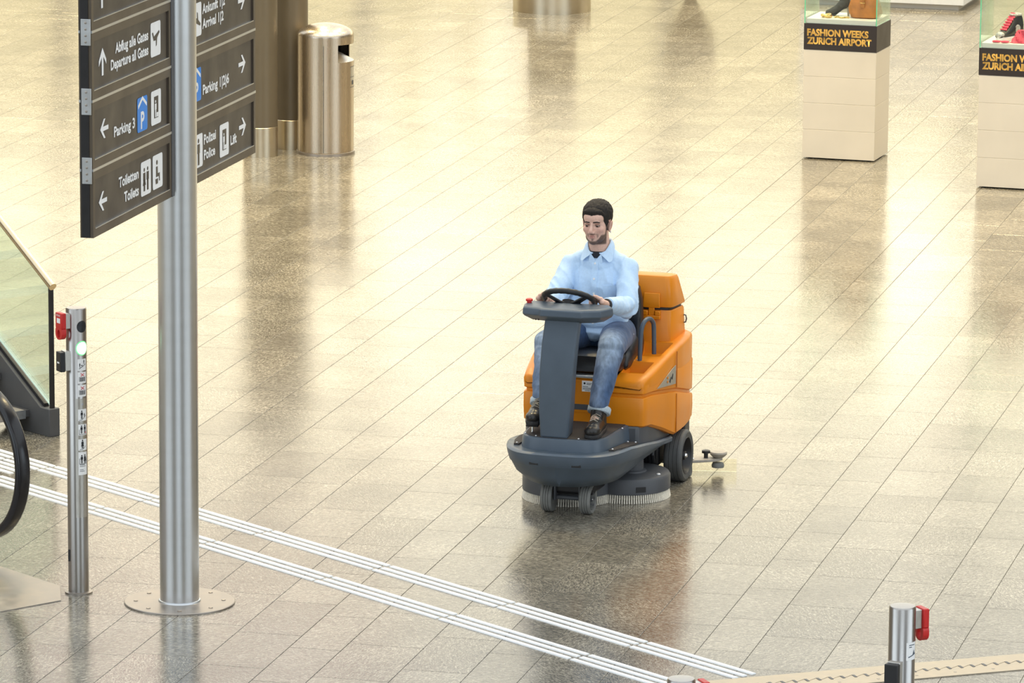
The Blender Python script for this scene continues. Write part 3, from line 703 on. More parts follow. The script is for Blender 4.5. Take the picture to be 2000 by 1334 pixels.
# far rows
bo = far_[0]; arrow(bo, 1.035, zr(0)+0.168, R(-90)); btext(bo, 'Polizei', 0.367, zr(0)+0.176, 0.205); btext(bo, 'Police', 0.367, zr(0)+0.098, 0.190); lift_sym(bo, 0.637, zr(0)+0.066); btext(bo, 'Lift', 0.823, zr(0)+0.103, 0.108)
square(bo, 0.190, zr(0)+0.075); pg(bo, man2(0.275, zr(0)+0.085, 0.135))
bo = far_[1]; arrow(bo, 1.030, zr(1)+0.168, R(-90)); btext(bo, 'Parking 1|2|6', 0.354, zr(1)+0.104, 0.447); parking_sym(bo, 0.170, zr(1)+0.085)
bo = far_[2]; arrow(bo, 1.025, zr(2)+0.170, R(-90)); btext(bo, 'Ankunft 1|2', 0.352, zr(2)+0.185, 0.385); btext(bo, 'Arrival 1|2', 0.352, zr(2)+0.110, 0.360); plane_sym(bo, 0.180, zr(2)+0.085, False)
# end groove and bracket plates on the near end
MB().box((-X_F+0.008, -1.404, Z0+0.002), (X_F-0.016, -1.3995, Z0+5*DZ-0.01)).build('edge_groove', M['sign_edge'], sp, smooth=False)
for i in range(1, 5):
    z = Z0+i*DZ-0.006
    pl = MB().box((-X_F+0.014, -1.410, z-0.062), (X_F-0.002, -1.404, z+0.062)).build('bracket_plate', M['sign_line'], sp, bevel=0.001)
    for dz in (-0.045, -0.015, 0.015, 0.045): MB().lathe([(0.006, 0), (0.006, -0.002), (0.003, -0.003)], (0.006, -1.410, z+dz), 12, 'y').build('screw', M['plate'], pl)

# ------------------------------------------------------------------ litter bin
bn = empty('litter_bin', (-1.4715, 38.771, 0), 0); tag(bn, 'brushed steel litter bin with domed hood beside the bronze columns', 'litter bin')
rb = 0.221
MB().lathe([(rb+0.008, 0.0), (rb+0.008, 0.022), (rb-0.004, 0.026)], seg=56).build('base_ring', M['plate'], bn)
A0, A1 = R(-62), R(34)                                    # opening sector, towards +x
prof = lambda z0, z1: [(rb, z0), (rb, z1)]
MB().lathe([(rb, 0.026), (rb, 0.735), (rb-0.012, 0.735), (rb-0.012, 0.10)], seg=56).build('body', M['steel_bin'], bn, angle=40)
def arc_wall(r, a0, a1, z0, z1, t=0.006, seg=40):
    ro = [(r, z0), (r, z1), (r-t, z1), (r-t, z0), (r, z0)]; mb = MB(); rings = []
    for k in range(seg+1):
        a = a0+(a1-a0)*k/seg; rings.append([(q*math.cos(a), q*math.sin(a), z) for q, z in ro[:4]])
    return mb.loft(rings)
arc_wall(rb, A1, A0+2*math.pi, 0.735, 0.885).build('upper_wall', M['steel_bin'], bn, angle=40)
MB().add([(rb*math.cos(A0+(A1-A0)*k/10)*s_, rb*math.sin(A0+(A1-A0)*k/10)*s_, z) for s_, z in ((1.0, 0.735), (0.45, 0.80)) for k in range(11)], [(k, k+1, 12+k, 11+k) for k in range(10)]).build('chute', M['steel_side'], bn)
MB().cbox((-0.02, 0, 0.80), (0.20, 0.36, 0.15)).build('liner', M['black'], bn, bevel=0.02)
dome = [(rb*math.cos(t), 0.93+0.095*math.sin(t)) for t in [R(a) for a in range(0, 90, 6)]]+[(0.002, 1.026)]
MB().lathe([(rb, 0.872), (rb, 0.925)]+dome, seg=56).build('hood', M['steel_bin'], bn, angle=30)
arc_wall(rb+0.0012, R(-92.6), R(-91.6), 0.03, 0.87, 0.004, 3).build('door_seam', M['black'], bn, smooth=False)
arc_wall(rb+0.001, R(-26), R(-4), 0.58, 0.69, 0.002, 8).build('pictogram_field', M['steel_side'], bn)
for z0, z1 in ((0.53, 0.534), (0.61, 0.614), (0.69, 0.694)): arc_wall(rb+0.0022, R(-27), R(-2), z0, z1, 0.002, 8).build('engraved_line', M['slate2'], bn)
arc_wall(rb+0.0022, R(-20), R(-12), 0.55, 0.585, 0.002, 4).build('engraved_mark', M['slate2'], bn)

# ------------------------------------------------------------------ columns
def column(loc, r, h, foot_h, foot_r, label, group=None):
    c = empty('round_post', loc); tag(c, label, 'post', group)
    MB().lathe([(r, foot_h), (r, h), (0.002, h)], seg=56).build('shaft', M['column'], c)
    MB().lathe([(foot_r, 0), (foot_r, foot_h-0.004), (foot_r-0.004, foot_h), (r-0.004, foot_h)], seg=56).build('steel_foot', M['steel_col'], c, angle=40)
    return c
column((-1.975, 38.62, 0), 0.136, 2.3, 0.235, 0.138, 'slim bronze post with steel foot close behind the sign boards')
column((-1.757, 39.02, 0), 0.138, 2.3, 0.235, 0.140, 'slim bronze post with steel foot right behind the litter bin')
column((0.3587, 47.50, 0), 0.235, 1.05, 0.19, 0.372, 'round bronze stand on a wide steel drum base')

# ------------------------------------------------------------------ display pedestals
PA = math.atan2(-0.3062, 0.9519)
def pedestal(loc, label):
    p = empty('display_pedestal', loc, PA); tag(p, label, 'pedestal')
    W, D = 0.578, 0.450
    zs = [0.022, 0.232, 0.441, 0.650, 0.858]
    for a, b_ in zip(zs, zs[1:]): MB().box((0, 0, a+0.0010), (W, D, b_-0.0010)).build('white_panel', M['ped_white'], p, bevel=0.002)
    MB().box((0.003, 0.003, 0.022), (W-0.003, D-0.003, 0.86)).build('core', M['ped_white'], p, smooth=False)
    MB().box((0.0, 0.0, 0.012), (W, D, 0.024)).build('bottom_board', M['ped_white'], p, smooth=False)
    for x in (0.05, W-0.05):
        for y in (0.05, D-0.05): MB().lathe([(0.014, 0.0), (0.014, 0.014)], (x, y, 0), 12).build('foot', M['black'], p)
    bd = MB().box((-0.002, -0.002, 0.860), (W+0.002, D+0.002, 1.064)).build('black_band', M['ped_dark'], p, smooth=False)
    for i, (t, z, wd) in enumerate((('FASHION WEEKS', 0.972, 0.490), ('ZURICH AIRPORT', 0.907, 0.515))):
        text_mesh('lettering', t, M['gold'], bd, (0.024, -0.0026, z), (1, 0, 0), (0, 0, 1), 0.052, wd, 'LEFT', 0.045, 0.0006)
    MB().box((0.012, 0.012, 1.064), (W-0.012, D-0.012, 1.103)).build('top', M['ped_top'], p, bevel=0.003)
    t = 0.007; h = 1.066
    for i, (lo, hi) in enumerate((((0, 0, h), (W, t, 1.78)), ((0, D-t, h), (W, D, 1.78)), ((0, t, h), (t, D-t, 1.78)), ((W-t, t, h), (W, D-t, 1.78)), ((0, 0, 1.78), (W, D, 1.787)))):
        MB().box(lo, hi).build('case_pane', M['case_glass'], p, smooth=False)
    for x in (0.0, W-t):
        MB().box((x-0.0005, -0.0008, h), (x+t+0.0005, 0.0, 1.78)).build('pane_edge', M['case_edge'], p, smooth=False)
    return p
pedestal((2.256, 38.655, 0), 'white display pedestal with glass case holding a boot and a tan handbag')
pedestal((3.497, 37.32, 0), 'white display pedestal with glass case holding sneakers and pink fabric')
PU = Vector((math.cos(PA), math.sin(PA), 0)); PW = Vector((-math.sin(PA), math.cos(PA), 0))
def on_ped(i, x, y, z=1.1035):
    return (Vector((2.256, 38.655, 0)) if i == 0 else Vector((3.497, 37.32, 0)))+PU*x+PW*y+Vector((0, 0, z))
# tan handbag
hb = empty('handbag', on_ped(0, 0.435, 0.19), PA); tag(hb, 'tan leather slouchy handbag inside the glass case', 'handbag')
rings = []
for z, rx, ry in ((0.0, 0.090, 0.055), (0.008, 0.115, 0.072), (0.04, 0.130, 0.080), (0.09, 0.128, 0.076), (0.14, 0.112, 0.062), (0.19, 0.098, 0.045), (0.23, 0.090, 0.026), (0.245, 0.086, 0.012)):
    ring = []
    for k in range(40):
        a = 2*math.pi*k/40; f = 1+0.05*noise.noise(Vector((math.cos(a)*2.3, math.sin(a)*2.3, z*14)))+0.035*math.sin(5*a+z*20)
        ring.append((rx*f*math.copysign(abs(math.cos(a))**0.75, math.cos(a)), ry*f*math.copysign(abs(math.sin(a))**0.8, math.sin(a)), z))
    rings.append(ring)
MB().loft(rings).build('bag_body', M['leather'], hb)
MB().tube([(0.075*math.cos(R(a)), 0, 0.235+0.12*math.sin(R(a))) for a in range(0, 181, 12)], 0.007, 8).build('bag_handle', M['leather'], hb)
st_ = MB().box((-0.016, -0.088, 0.085), (0.016, -0.074, 0.20)).build('strap', M['leather'], hb, bevel=0.003)
MB().tube([(x, -0.090, z) for x, z in ((-0.020, 0.125), (0.020, 0.125), (0.020, 0.160), (-0.020, 0.160))], 0.0032, 8, closed=True).build('buckle', M['gold_metal'], st_)
# ankle boot
bt = empty('ankle_boot', on_ped(0, 0.235, 0.235), PA+R(4)); tag(bt, 'dark suede high-heeled ankle boot in the glass case', 'boot')
rings = []
for x, zc_, ry, rz_ in ((-0.125, 0.020, 0.010, 0.010), (-0.118, 0.024, 0.026, 0.017), (-0.09, 0.030, 0.036, 0.024), (-0.05, 0.046, 0.036, 0.034), (-0.015, 0.075, 0.034, 0.048), (0.015, 0.105, 0.036, 0.055), (0.045, 0.112, 0.034, 0.050), (0.066, 0.10, 0.020, 0.030)):
    rings.append([(x, ry*math.cos(2*math.pi*k/20), zc_+rz_*math.sin(2*math.pi*k/20)) for k in range(20)])
MB().loft(rings).build('upper', M['suede'], bt)
MB().loft([[(0.022+rx*math.cos(2*math.pi*k/20)+dx, ry*math.sin(2*math.pi*k/20), z) for k in range(20)] for z, rx, ry, dx in ((0.11, 0.040, 0.034, 0), (0.17, 0.042, 0.038, 0.006), (0.24, 0.046, 0.042, 0.010))]).build('shaft', M['suede'], bt)
MB().slab([(-0.125, 0.008), (-0.08, 0.0), (-0.04, 0.006), (0.03, 0.064), (0.066, 0.078), (0.066, 0.086), (0.03, 0.072), (-0.04, 0.018), (-0.10, 0.012)], (0, -0.030, 0), (1, 0, 0), (0, 0, 1), (0, 1, 0), 0.06).build('sole', M['black'], bt, bevel=0.003)
MB().loft([[(0.055+rx*math.cos(2*math.pi*k/12), rx*math.sin(2*math.pi*k/12), z) for k in range(12)] for z, rx in ((0.0, 0.008), (0.05, 0.010), (0.085, 0.020))]).build('heel', M['tread'], bt)
# jewellery
br = MB().tube([(0.034*math.cos(2*math.pi*k/28), 0.028*math.sin(2*math.pi*k/28), 0.014+0.004*math.sin(4*math.pi*k/28)) for k in range(28)], 0.0125, 10, closed=True).build('bracelet', M['gold_metal']); br.location = on_ped(0, 0.150, 0.10, 1.1055); br.rotation_euler = (0, 0, PA)
tag(br, 'wide gold bangle lying in front of the boot', 'bracelet')
nk = MB()
for k in range(34):
    t = k/33; nk.sphere((0.0+0.11*t, 0.018*math.sin(t*9), 0.006), 0.0062, 8, 6)
nk = nk.build('bead_necklace', M['gold_metal']); nk.location = on_ped(0, 0.215, 0.105); nk.rotation_euler = (0, 0, PA); tag(nk, 'gold bead necklace laid out beside the handbag', 'necklace')
# scarf with dark print
sc = MB(); rings = []
for k in range(9):
    z = 0.16*k/8; rings.append([((0.030-0.012*k/8+0.006*math.sin(6*a+k))*math.cos(a), (0.030-0.010*k/8)*math.sin(a)+0.004*math.sin(5*a), 0.001+z) for a in [2*math.pi*i/24 for i in range(24)]])
M['print_scarf'] = plain('printed_scarf', (0.20, 0.19, 0.18), 0.7, var=0.9, scale=55)
sc = sc.loft(rings).build('scarf', M['print_scarf']); sc.location = on_ped(0, 0.318, 0.32); tag(sc, 'grey and black printed scarf draped between boot and handbag', 'scarf')
# high-top sneakers
def sneaker(loc, rz, label, tilt=0.0):
    s_ = empty('sneaker', loc, rz); s_.rotation_euler = (tilt, 0, rz); tag(s_, label, 'sneaker')
    prof_ = [(-0.135, 0.012, 0.004), (-0.130, 0.034, 0.024), (-0.10, 0.046, 0.046), (-0.05, 0.046, 0.070), (-0.01, 0.043, 0.100), (0.03, 0.041, 0.150), (0.075, 0.040, 0.165), (0.115, 0.036, 0.160), (0.128, 0.022, 0.120)]
    rings = []
    for x, hw, h in prof_:
        ring = []
        for k in range(20):
            a = 2*math.pi*k/20; cz = math.sin(a); ring.append((x+0.10*max(0, h*(0.5+0.5*cz)-0.07)*0.0, hw*math.copysign(abs(math.cos(a))**0.7, math.cos(a))*(1-0.25*max(0, cz)), 0.022+h*(0.5+0.5*cz)))
        rings.append(ring)
    MB().loft(rings).build('upper', M['black'], s_)
    sole = [(-0.14, 0), (-0.12, 0.038), (-0.06, 0.05), (0.02, 0.044), (0.10, 0.042), (0.135, 0.02)]
    out = [(x, y) for x, y in sole]+[(x, -y) for x, y in reversed(sole[1:])]
    MB().prism(out, 0.0, 0.030).build('sole', M['white'], s_, bevel=0.006)
    MB().sphere((-0.108, 0, 0.040), (0.032, 0.041, 0.030)).build('toe_cap', M['silver_print'], s_)
    tg = MB(); tg.loft([[(x, -0.024, z), (x, 0.024, z), (x+0.006, 0.024, z+0.010), (x+0.006, -0.024, z+0.010)] for x, z in ((-0.075, 0.072), (-0.02, 0.125), (0.020, 0.178), (0.026, 0.192))]).build('tongue', M['pink'], s_, bevel=0.002)
    for i in range(6):
        x = -0.075+0.018*i; z = 0.082+0.0175*i; MB().cbox((x, 0, z), (0.010, 0.066, 0.008), (0, R(-45), 0)).build('lace', M['pink'], s_, bevel=0.003)
    for sd in (-1, 1): MB().sphere((0.045, sd*0.036, 0.085), (0.034, 0.008, 0.030)).build('side_patch', M['silver_print'], s_)
    MB().tube([(0.062+0.045*math.cos(2*math.pi*k/20), 0.036*math.sin(2*math.pi*k/20), 0.186) for k in range(20)], 0.009, 8, closed=True).build('padded_collar', M['silver_print'], s_)
    return s_
sneaker(on_ped(1, 0.175, 0.25), PA+R(62), 'black high-top sneaker with pink laces standing upright in the case')
sneaker(on_ped(1, 0.42, 0.30), PA+R(40), 'black and pink sneaker leaning behind the pink fabric')
fb_ = MB(); rings = []
for k in range(8):
    t = k/7; rings.append([((0.085*(1-t*0.7)+0.014*math.sin(5*a+2*k))*math.cos(a), (0.055*(1-t*0.6)+0.010*math.sin(4*a+k))*math.sin(a), 0.001+0.095*t**1.3) for a in [2*math.pi*i/32 for i in range(32)]])
fb_ = fb_.loft(rings).build('pink_scarf', M['pink']); fb_.location = on_ped(1, 0.300, 0.105); tag(fb_, 'crumpled bright pink scarf on the pedestal top', 'scarf')
sg_ = empty('sunglasses', on_ped(1, 0.150, 0.045), PA+R(5)); tag(sg_, 'pink rimmed sunglasses lying before the sneaker', 'sunglasses')
for sd in (-1, 1):
    MB().tube([(sd*0.032+0.026*math.cos(2*math.pi*k/20), 0.018*math.sin(2*math.pi*k/20), 0.010) for k in range(20)], 0.006, 8, closed=True).build('rim', M['pink'], sg_)
    MB().lathe([(0.022, 0.008), (0.022, 0.010)], (sd*0.032, 0, 0), 16).build('lens', M['lens_dark'], sg_)
    MB().tube([(sd*0.060, 0.0, 0.010), (sd*0.058, 0.075, 0.008)], 0.004, 8).build('temple', M['silver_print'], sg_)
MB().tube([(-0.008, 0.004, 0.012), (0.008, 0.004, 0.012)], 0.004, 8).build('bridge', M['pink'], sg_)

# ------------------------------------------------------------------ white plinth and planter far behind
pt = empty('white_plinth', (4.30, 47.62, 0), PA+R(2)); tag(pt, 'large white display plinth floating on a recessed base', 'plinth')
MB().box((-1.6, 0, 0.05), (0, 1.2, 0.95)).build('plinth_body', M['white'], pt, bevel=0.004)
MB().box((-1.55, 0.06, 0.0), (-0.06, 1.14, 0.05)).build('recessed_base', M['ped_white'], pt, smooth=False)
pl = empty('planter', (1.72, 48.60, 0)); tag(pl, 'brown tapered planter of which only the small foot shows', 'planter')
MB().lathe([(0.075, 0.0), (0.075, 0.012), (0.05, 0.03), (0.10, 0.12), (0.24, 0.42), (0.26, 0.75), (0.25, 0.76), (0.22, 0.70)], seg=36).build('pot', M['column'], pl)
MB().lathe([(0.23, 0.70), (0.001, 0.71)], seg=30).build('soil', M['mat'], pl)

# ------------------------------------------------------------------ ride-on scrubber dryer  (local: x = its left, y = backwards, z = up)
A_M = -0.288; MO = Vector((0.30377, 26.4429, 0))
sm = empty('floor_scrubber', MO, A_M); tag(sm, 'orange and slate ride-on floor scrubber with tall steering column', 'cleaning machine')
def ring_z(outline, zf, scale=1.0, cy_=0.4, dz=0.0): return [(x*scale, cy_+(y-cy_)*scale, (zf(y) if callable(zf) else zf)+dz) for x, y in outline]
def curve(pts, n):             # Catmull-Rom through half-outline points
    P = [Vector(p) for p in pts]; out = []
    for i in range(len(P)-1):
        p0, p1, p2, p3 = P[max(i-1, 0)], P[i], P[i+1], P[min(i+2, len(P)-1)]
        for k in range(n):
            t = k/n; out.append(tuple(0.5*((2*p1)+(p2-p0)*t+(2*p0-5*p1+4*p2-p3)*t*t+(3*p1-p0-3*p2+p3)*t**3)))
    out.append(tuple(P[-1])); return out
# bumper / skirt
half = curve([(0, -0.262), (0.14, -0.254), (0.236, -0.212), (0.306, -0.115), (0.344, 0.02), (0.360, 0.17), (0.368, 0.45), (0.378, 0.80)], 5)
outl = half+[(0.30, 0.80)]
oc = mirror(half)
rim = [(-0.3, 0.383), (0.05, 0.383), (0.30, 0.352), (0.55, 0.315), (0.80, 0.292)]
bot = [(-0.3, 0.185), (-0.05, 0.182), (0.20, 0.182), (0.45, 0.205), (0.80, 0.228)]
def inset(pts, d, dyf=0.0): return [(x-math.copysign(min(abs(x), d), x) if abs(x) > 1e-6 else x, y+dyf*max(0.0, min(1.0, (0.15-y)/0.35))) for x, y in pts]
zr_ = lambda y: lerp_tab(rim, y); zb_ = lambda y: lerp_tab(bot, y)
zm = lambda y: zb_(y)+(zr_(y)-zb_(y))*0.62; zl = lambda y: zb_(y)+(zr_(y)-zb_(y))*0.30
rings = [[(x, y, zb_(y)) for x, y in inset(oc, 0.105, 0.10)], [(x, y, zl(y)) for x, y in inset(oc, 0.045, 0.045)], [(x, y, zm(y)-0.004) for x, y in inset(oc, 0.018, 0.018)],
         [(x, y, zm(y)) for x, y in inset(oc, 0.013, 0.013)], [(x, y, zr_(y)-0.03) for x, y in inset(oc, 0.002, 0.002)], [(x, y, zr_(y)-0.010) for x, y in oc], [(x, y, zr_(y)) for x, y in inset(oc, 0.010, 0.010)],
         [(x, y, zr_(y)-0.004) for x, y in inset(oc, 0.030, 0.028)]]
MB().loft(rings, True, True).build('bumper', M['slate'], sm, angle=50)
for x, y, ang in ((-0.118, -0.245, R(-7)), (0.118, -0.245, R(7))):
    MB().cbox((x, y+0.006, 0.322), (0.052, 0.016, 0.015), (0, 0, ang)).build('bumper_slot', M['black'], sm, bevel=0.002)
# raised step and deck
dh = curve([(0, -0.165), (0.13, -0.158), (0.198, -0.128), (0.234, -0.06), (0.244, 0.04), (0.250, 0.16), (0.262, 0.36)], 5); dc = mirror(dh)
rings = [[(x*1.03, y-0.004, 0.362) for x, y in dc], [(x*1.005, y, 0.432) for x, y in dc], [(x*0.985, y+0.004, 0.444) for x, y in dc], [(x*0.94, y+0.014, 0.446) for x, y in dc]]
MB().loft(rings).build('step', M['slate'], sm, angle=50)
MB().prism([(x*0.935, y+0.016) for x, y in dc if y < 0.30]+[], 0.4455, 0.449).build('step_mat', M['mat'], sm, smooth=False)
sd_mat = lambda s: [(s*0.252, -0.075), (s*0.280, -0.075), (s*0.312, 0.05), (s*0.330, 0.19), (s*0.328, 0.255), (s*0.268, 0.255), (s*0.258, 0.05)]
for s in (-1, 1): MB().slab(sd_mat(s), (0, 0, 0.374), (1, 0, -0.0), (0, 1, -0.065), (0, 0, 1), 0.009).build('side_mat', M['mat'], sm, smooth=False)
scr = [(-0.215, -0.075, 0.449), (-0.14, -0.130, 0.449), (0.10, -0.135, 0.449), (0.165, -0.115, 0.449), (0.252, 0.20, 0.449), (-0.25, 0.20, 0.449), (0.268, -0.055, 0.388), (0.275, 0.235, 0.369), (0.318, 0.235, 0.369), (-0.268, -0.055, 0.388), (-0.275, 0.235, 0.369)]
sme = MB().sphere((0, 0, 0), (0.0058, 0.0058, 0.004), 10, 6).mesh('screw'); sme.materials.append(M['screw'])
for p in scr:
    o = bpy.data.objects.new('screw', sme); COL.objects.link(o); o.parent = sm; o.location = p
# chassis
MB().loft([[(x, y, z) for x, y in mirror([(0, 0.30), (0.31, 0.30), (0.335, 0.34), (0.345, 0.60), (0.35, 0.84), (0, 0.84)])] for z in (0.27, 0.44)]).build('chassis', M['slate2'], sm, bevel=0.012)
MB().box((-0.29, 0.84, 0.10), (0.29, 1.20, 0.42)).build('drive_housing', M['black'], sm, bevel=0.02)
MB().box((-0.14, 0.02, 0.10), (0.14, 0.30, 0.24)).build('front_axle_box', M['black'], sm, bevel=0.02)
# orange tanks
hb_ = curve([(0.0, 0.300), (0.20, 0.300), (0.318, 0.304), (0.345, 0.325), (0.358, 0.42), (0.380, 0.62), (0.400, 0.79), (0.404, 1.02), (0.395, 1.14), (0.350, 1.185), (0.0, 1.19)], 4); bc = mirror(hb_)
tb = [(0.30, 0.432), (0.42, 0.422), (0.60, 0.368), (0.78, 0.302), (0.95, 0.302), (1.2, 0.325)]
tg = [(0.30, 0.600), (0.45, 0.592), (0.80, 0.546), (1.05, 0.487), (1.2, 0.462)]
tt = [(0.30, 0.690), (0.40, 0.712), (0.80, 0.795), (1.2, 0.825)]
zb2 = lambda y: lerp_tab(tb, y); zg = lambda y: lerp_tab(tg, y); zt = lambda y: lerp_tab(tt, y)
def ins2(pts, d): return [(x-math.copysign(min(abs(x), d), x) if abs(x) > 1e-6 else x, y+(d if y < 0.4 else (-d if y > 1.1 else 0))) for x, y in pts]
MB().loft([[(x, y, zb2(y)) for x, y in ins2(bc, 0.016)], [(x, y, zb2(y)+0.012) for x, y in ins2(bc, 0.003)], [(x, y, (zb2(y)+zg(y))/2) for x, y in bc], [(x, y, zg(y)-0.012) for x, y in ins2(bc, 0.001)], [(x, y, zg(y)-0.003) for x, y in ins2(bc, 0.005)], [(x, y, zg(y)) for x, y in ins2(bc, 0.014)]]).build('lower_tank', M['orange'], sm, angle=40)
MB().loft([[(x, y, zg(y)-0.002) for x, y in ins2(bc, 0.014)], [(x, y, zg(y)+0.02) for x, y in ins2(bc, 0.014)]]).build('tank_groove', M['orange'], sm, angle=40)
ub = [(x, y) for x, y in bc]
zs_ = lambda y: min(zt(y), 0.676)
MB().loft([[(x, y, zg(y)+0.016) for x, y in ins2(bc, 0.012)], [(x, y, zg(y)+0.022) for x, y in ins2(bc, 0.003)], [(x, y, zs_(y)-0.014) for x, y in ins2(bc, 0.002)], [(x, y, zs_(y)-0.004) for x, y in ins2(bc, 0.008)], [(x, y, zs_(y)) for x, y in ins2(bc, 0.018)]]).build('upper_tank', M['orange'], sm, angle=40)
# side pods with pockets
ox = lambda y: lerp_tab([(0.301, 0.320), (0.306, 0.332), (0.318, 0.342), (0.345, 0.351), (0.42, 0.358), (0.62, 0.380), (0.79, 0.400), (1.02, 0.404), (1.14, 0.395), (1.18, 0.355)], y)
for s in (-1, 1):
    ys = [0.301, 0.306, 0.318, 0.42, 0.58, 0.62, 0.66, 0.89, 0.92, 1.05, 1.14, 1.175]
    mb = MB(); xi = 0.165; sec = []
    for y in ys:
        o_ = ox(y); t_ = zt(y)-lerp_tab([(0.301, 0.024), (0.306, 0.010), (0.318, 0.0)], y); sec.append([(s*xi, y, 0.66), (s*xi, y, t_-0.018), (s*(xi+0.008), y, t_-0.008), (s*(xi+0.016), y, t_-0.006), (s*(o_-0.050), y, t_-0.004), (s*(o_-0.020), y, t_), (s*(o_-0.006), y, t_-0.008), (s*o_, y, t_-0.024), (s*(o_-0.001), y, zs_(y)-0.03)])
    n = 9; vs = [p for r_ in sec for p in r_]; fs = []
    for k in range(len(sec)-1):
        for i in range(n):
            if i == 3 and k in (3, 6): continue              # the pocket openings
            j = (i+1) % n; fs.append((k*n+i, k*n+j, (k+1)*n+j, (k+1)*n+i))
    fs.append(tuple(range(n))); fs.append(tuple((len(sec)-1)*n+i for i in range(n)))
    mb.add(vs, fs)
    for k in (3, 6):
        a, b_, c_, d_ = sec[k][3], sec[k][4], sec[k+1][4], sec[k+1][3]; dp = 0.055
        q = [Vector(p) for p in (a, b_, c_, d_)]; cc = sum(q, Vector())/4; lowq = [cc+(p-cc)*0.80-Vector((0, 0, dp)) for p in q]
        mb.add(q+lowq, [(0, 1, 5, 4), (1, 2, 6, 5), (2, 3, 7, 6), (3, 0, 4, 7), (4, 5, 6, 7)])
    me = bpy.data.meshes.new('side_pod'); me.from_pydata(mb.v, [], mb.f); bm = bmesh.new(); bm.from_mesh(me); bmesh.ops.remove_doubles(bm, verts=bm.verts, dist=1e-5); bmesh.ops.recalc_face_normals(bm, faces=bm.faces); bm.to_mesh(me); bm.free()
    me.materials.append(M['orange']); put('side_pod', me, sm, True, 0, 2, 40)
# fold line on the flank and the silver badge (left flank of the machine)
for s in (-1, 1):
    fl = [(s*(ox(y)+0.0015), y, z) for y, z in ((0.80, 0.70), (1.05, 0.735), (1.05, 0.625), (0.62, 0.612))]
    y0 = 0.60
    pts = [(0.49, 0.618), (0.765, 0.596), (0.765, 0.700), (0.71, 0.688), (0.64, 0.665), (0.56, 0.640)]
    mb = MB(); o1 = [(s*(ox(y)+0.0010), y, z) for y, z in pts]; o2 = [(s*(ox(y)+0.0045), y, z) for y, z in pts]; mb.loft([o1, o2])
    bd = mb.build('badge', M['sign_line'], sm, smooth=False)
    for yy, zz in ((0.645, 0.650), (0.645, 0.628)): MB().sphere((s*(ox(yy)+0.005), yy, zz), (0.0015, 0.012, 0.008), 10, 6).build('badge_mark', M['orange'], bd)
    for k, (yy, zz) in enumerate(((0.685, 0.632), (0.715, 0.645))): MB().cbox((s*(ox(yy)+0.0052), yy, zz), (0.001, 0.012, 0.032), (R(-35), 0, 0)).build('badge_mark', M['ink'], bd)
# fold of the flanks: its shading line put in as darker orange strips
for s in (-1, 1):
    for z0_, z1_, nm in ((zb2(0.79)+0.014, zg(0.79)-0.012, 'fold_shade_strip'), (zg(0.79)+0.024, zt(0.79)-0.02, 'fold_shade_strip')):
        MB().box((s*0.4005-0.0022, 0.786, z0_), (s*0.4005+0.0022, 0.792, z1_)).build(nm, M['orange_dark'], sm, smooth=False)
# front recess under the seat, rating plate, slot
MB().box((-0.10, 0.294, 0.692), (0.13, 0.34, 0.708)).build('seat_rail', M['sign_line'], sm, bevel=0.003)
MB().box((-0.10, 0.2975, 0.50), (0.125, 0.302, 0.682)).build('front_panel', M['orange'], sm, bevel=0.002)
MB().box((-0.095, 0.2965, 0.515), (0.120, 0.300, 0.546)).build('panel_slot', M['slate2'], sm, smooth=False)
rp = MB().box((-0.005, 0.2955, 0.618), (0.062, 0.2976, 0.678)).build('rating_plate', M['sign_white'], sm, smooth=False)
mb = MB()
for i, (zz, x0_, x1_) in enumerate(((0.665, 0.022, 0.050), (0.659, 0.022, 0.046), (0.646, 0.0, 0.03), (0.638, 0.0, 0.05), (0.632, 0.0, 0.048), (0.624, 0.012, 0.040))): mb.box((x0_, 0.2950, zz-0.0015), (x1_, 0.2956, zz+0.0012))
mb.lathe([(0.006, 0.2950), (0.006, 0.2956)], (0.010, 0, 0.664), 10, 'y')
mb.build('plate_print', M['ink'], rp, smooth=False)
# recovery tank with lid
def tank_rings(spec):
    rings = []
    for z, f, y0, y1, hf, hr, rad in spec:
        half_ = [(0, y0), (hf-rad, y0), (hf-rad*0.3, y0+rad*0.3), (hf, y0+rad), (hr, y1-rad), (hr-rad*0.3, y1-rad*0.3), (hr-rad, y1), (0, y1)]
        rings.append([(x, y, z+f*(y-0.9)) for x, y in mirror(half_)])
    return rings
MB().loft(tank_rings([(0.665, 0, 0.912, 1.175, 0.338, 0.352, 0.03), (0.80, 0, 0.914, 1.175, 0.337, 0.352, 0.03), (0.962, -0.03, 0.920, 1.165, 0.331, 0.345, 0.03), (0.972, -0.03, 0.926, 1.160, 0.325, 0.339, 0.025)])).build('recovery_tank', M['orange'], sm, angle=40)
MB().loft(tank_rings([(0.970, -0.03, 0.932, 1.15, 0.318, 0.332, 0.025), (0.996, -0.03, 0.932, 1.15, 0.318, 0.332, 0.025)])).build('lid_seal', M['black'], sm)
MB().loft(tank_rings([(0.990, -0.03, 0.918, 1.170, 0.332, 0.347, 0.03), (0.998, -0.03, 0.914, 1.172, 0.334, 0.349, 0.03), (1.150, -0.10, 0.930, 1.145, 0.318, 0.318, 0.035), (1.164, -0.10, 0.938, 1.138, 0.310, 0.310, 0.03), (1.169, -0.10, 0.955, 1.12, 0.290, 0.290, 0.03)])).build('tank_lid', M['orange'], sm, angle=40)
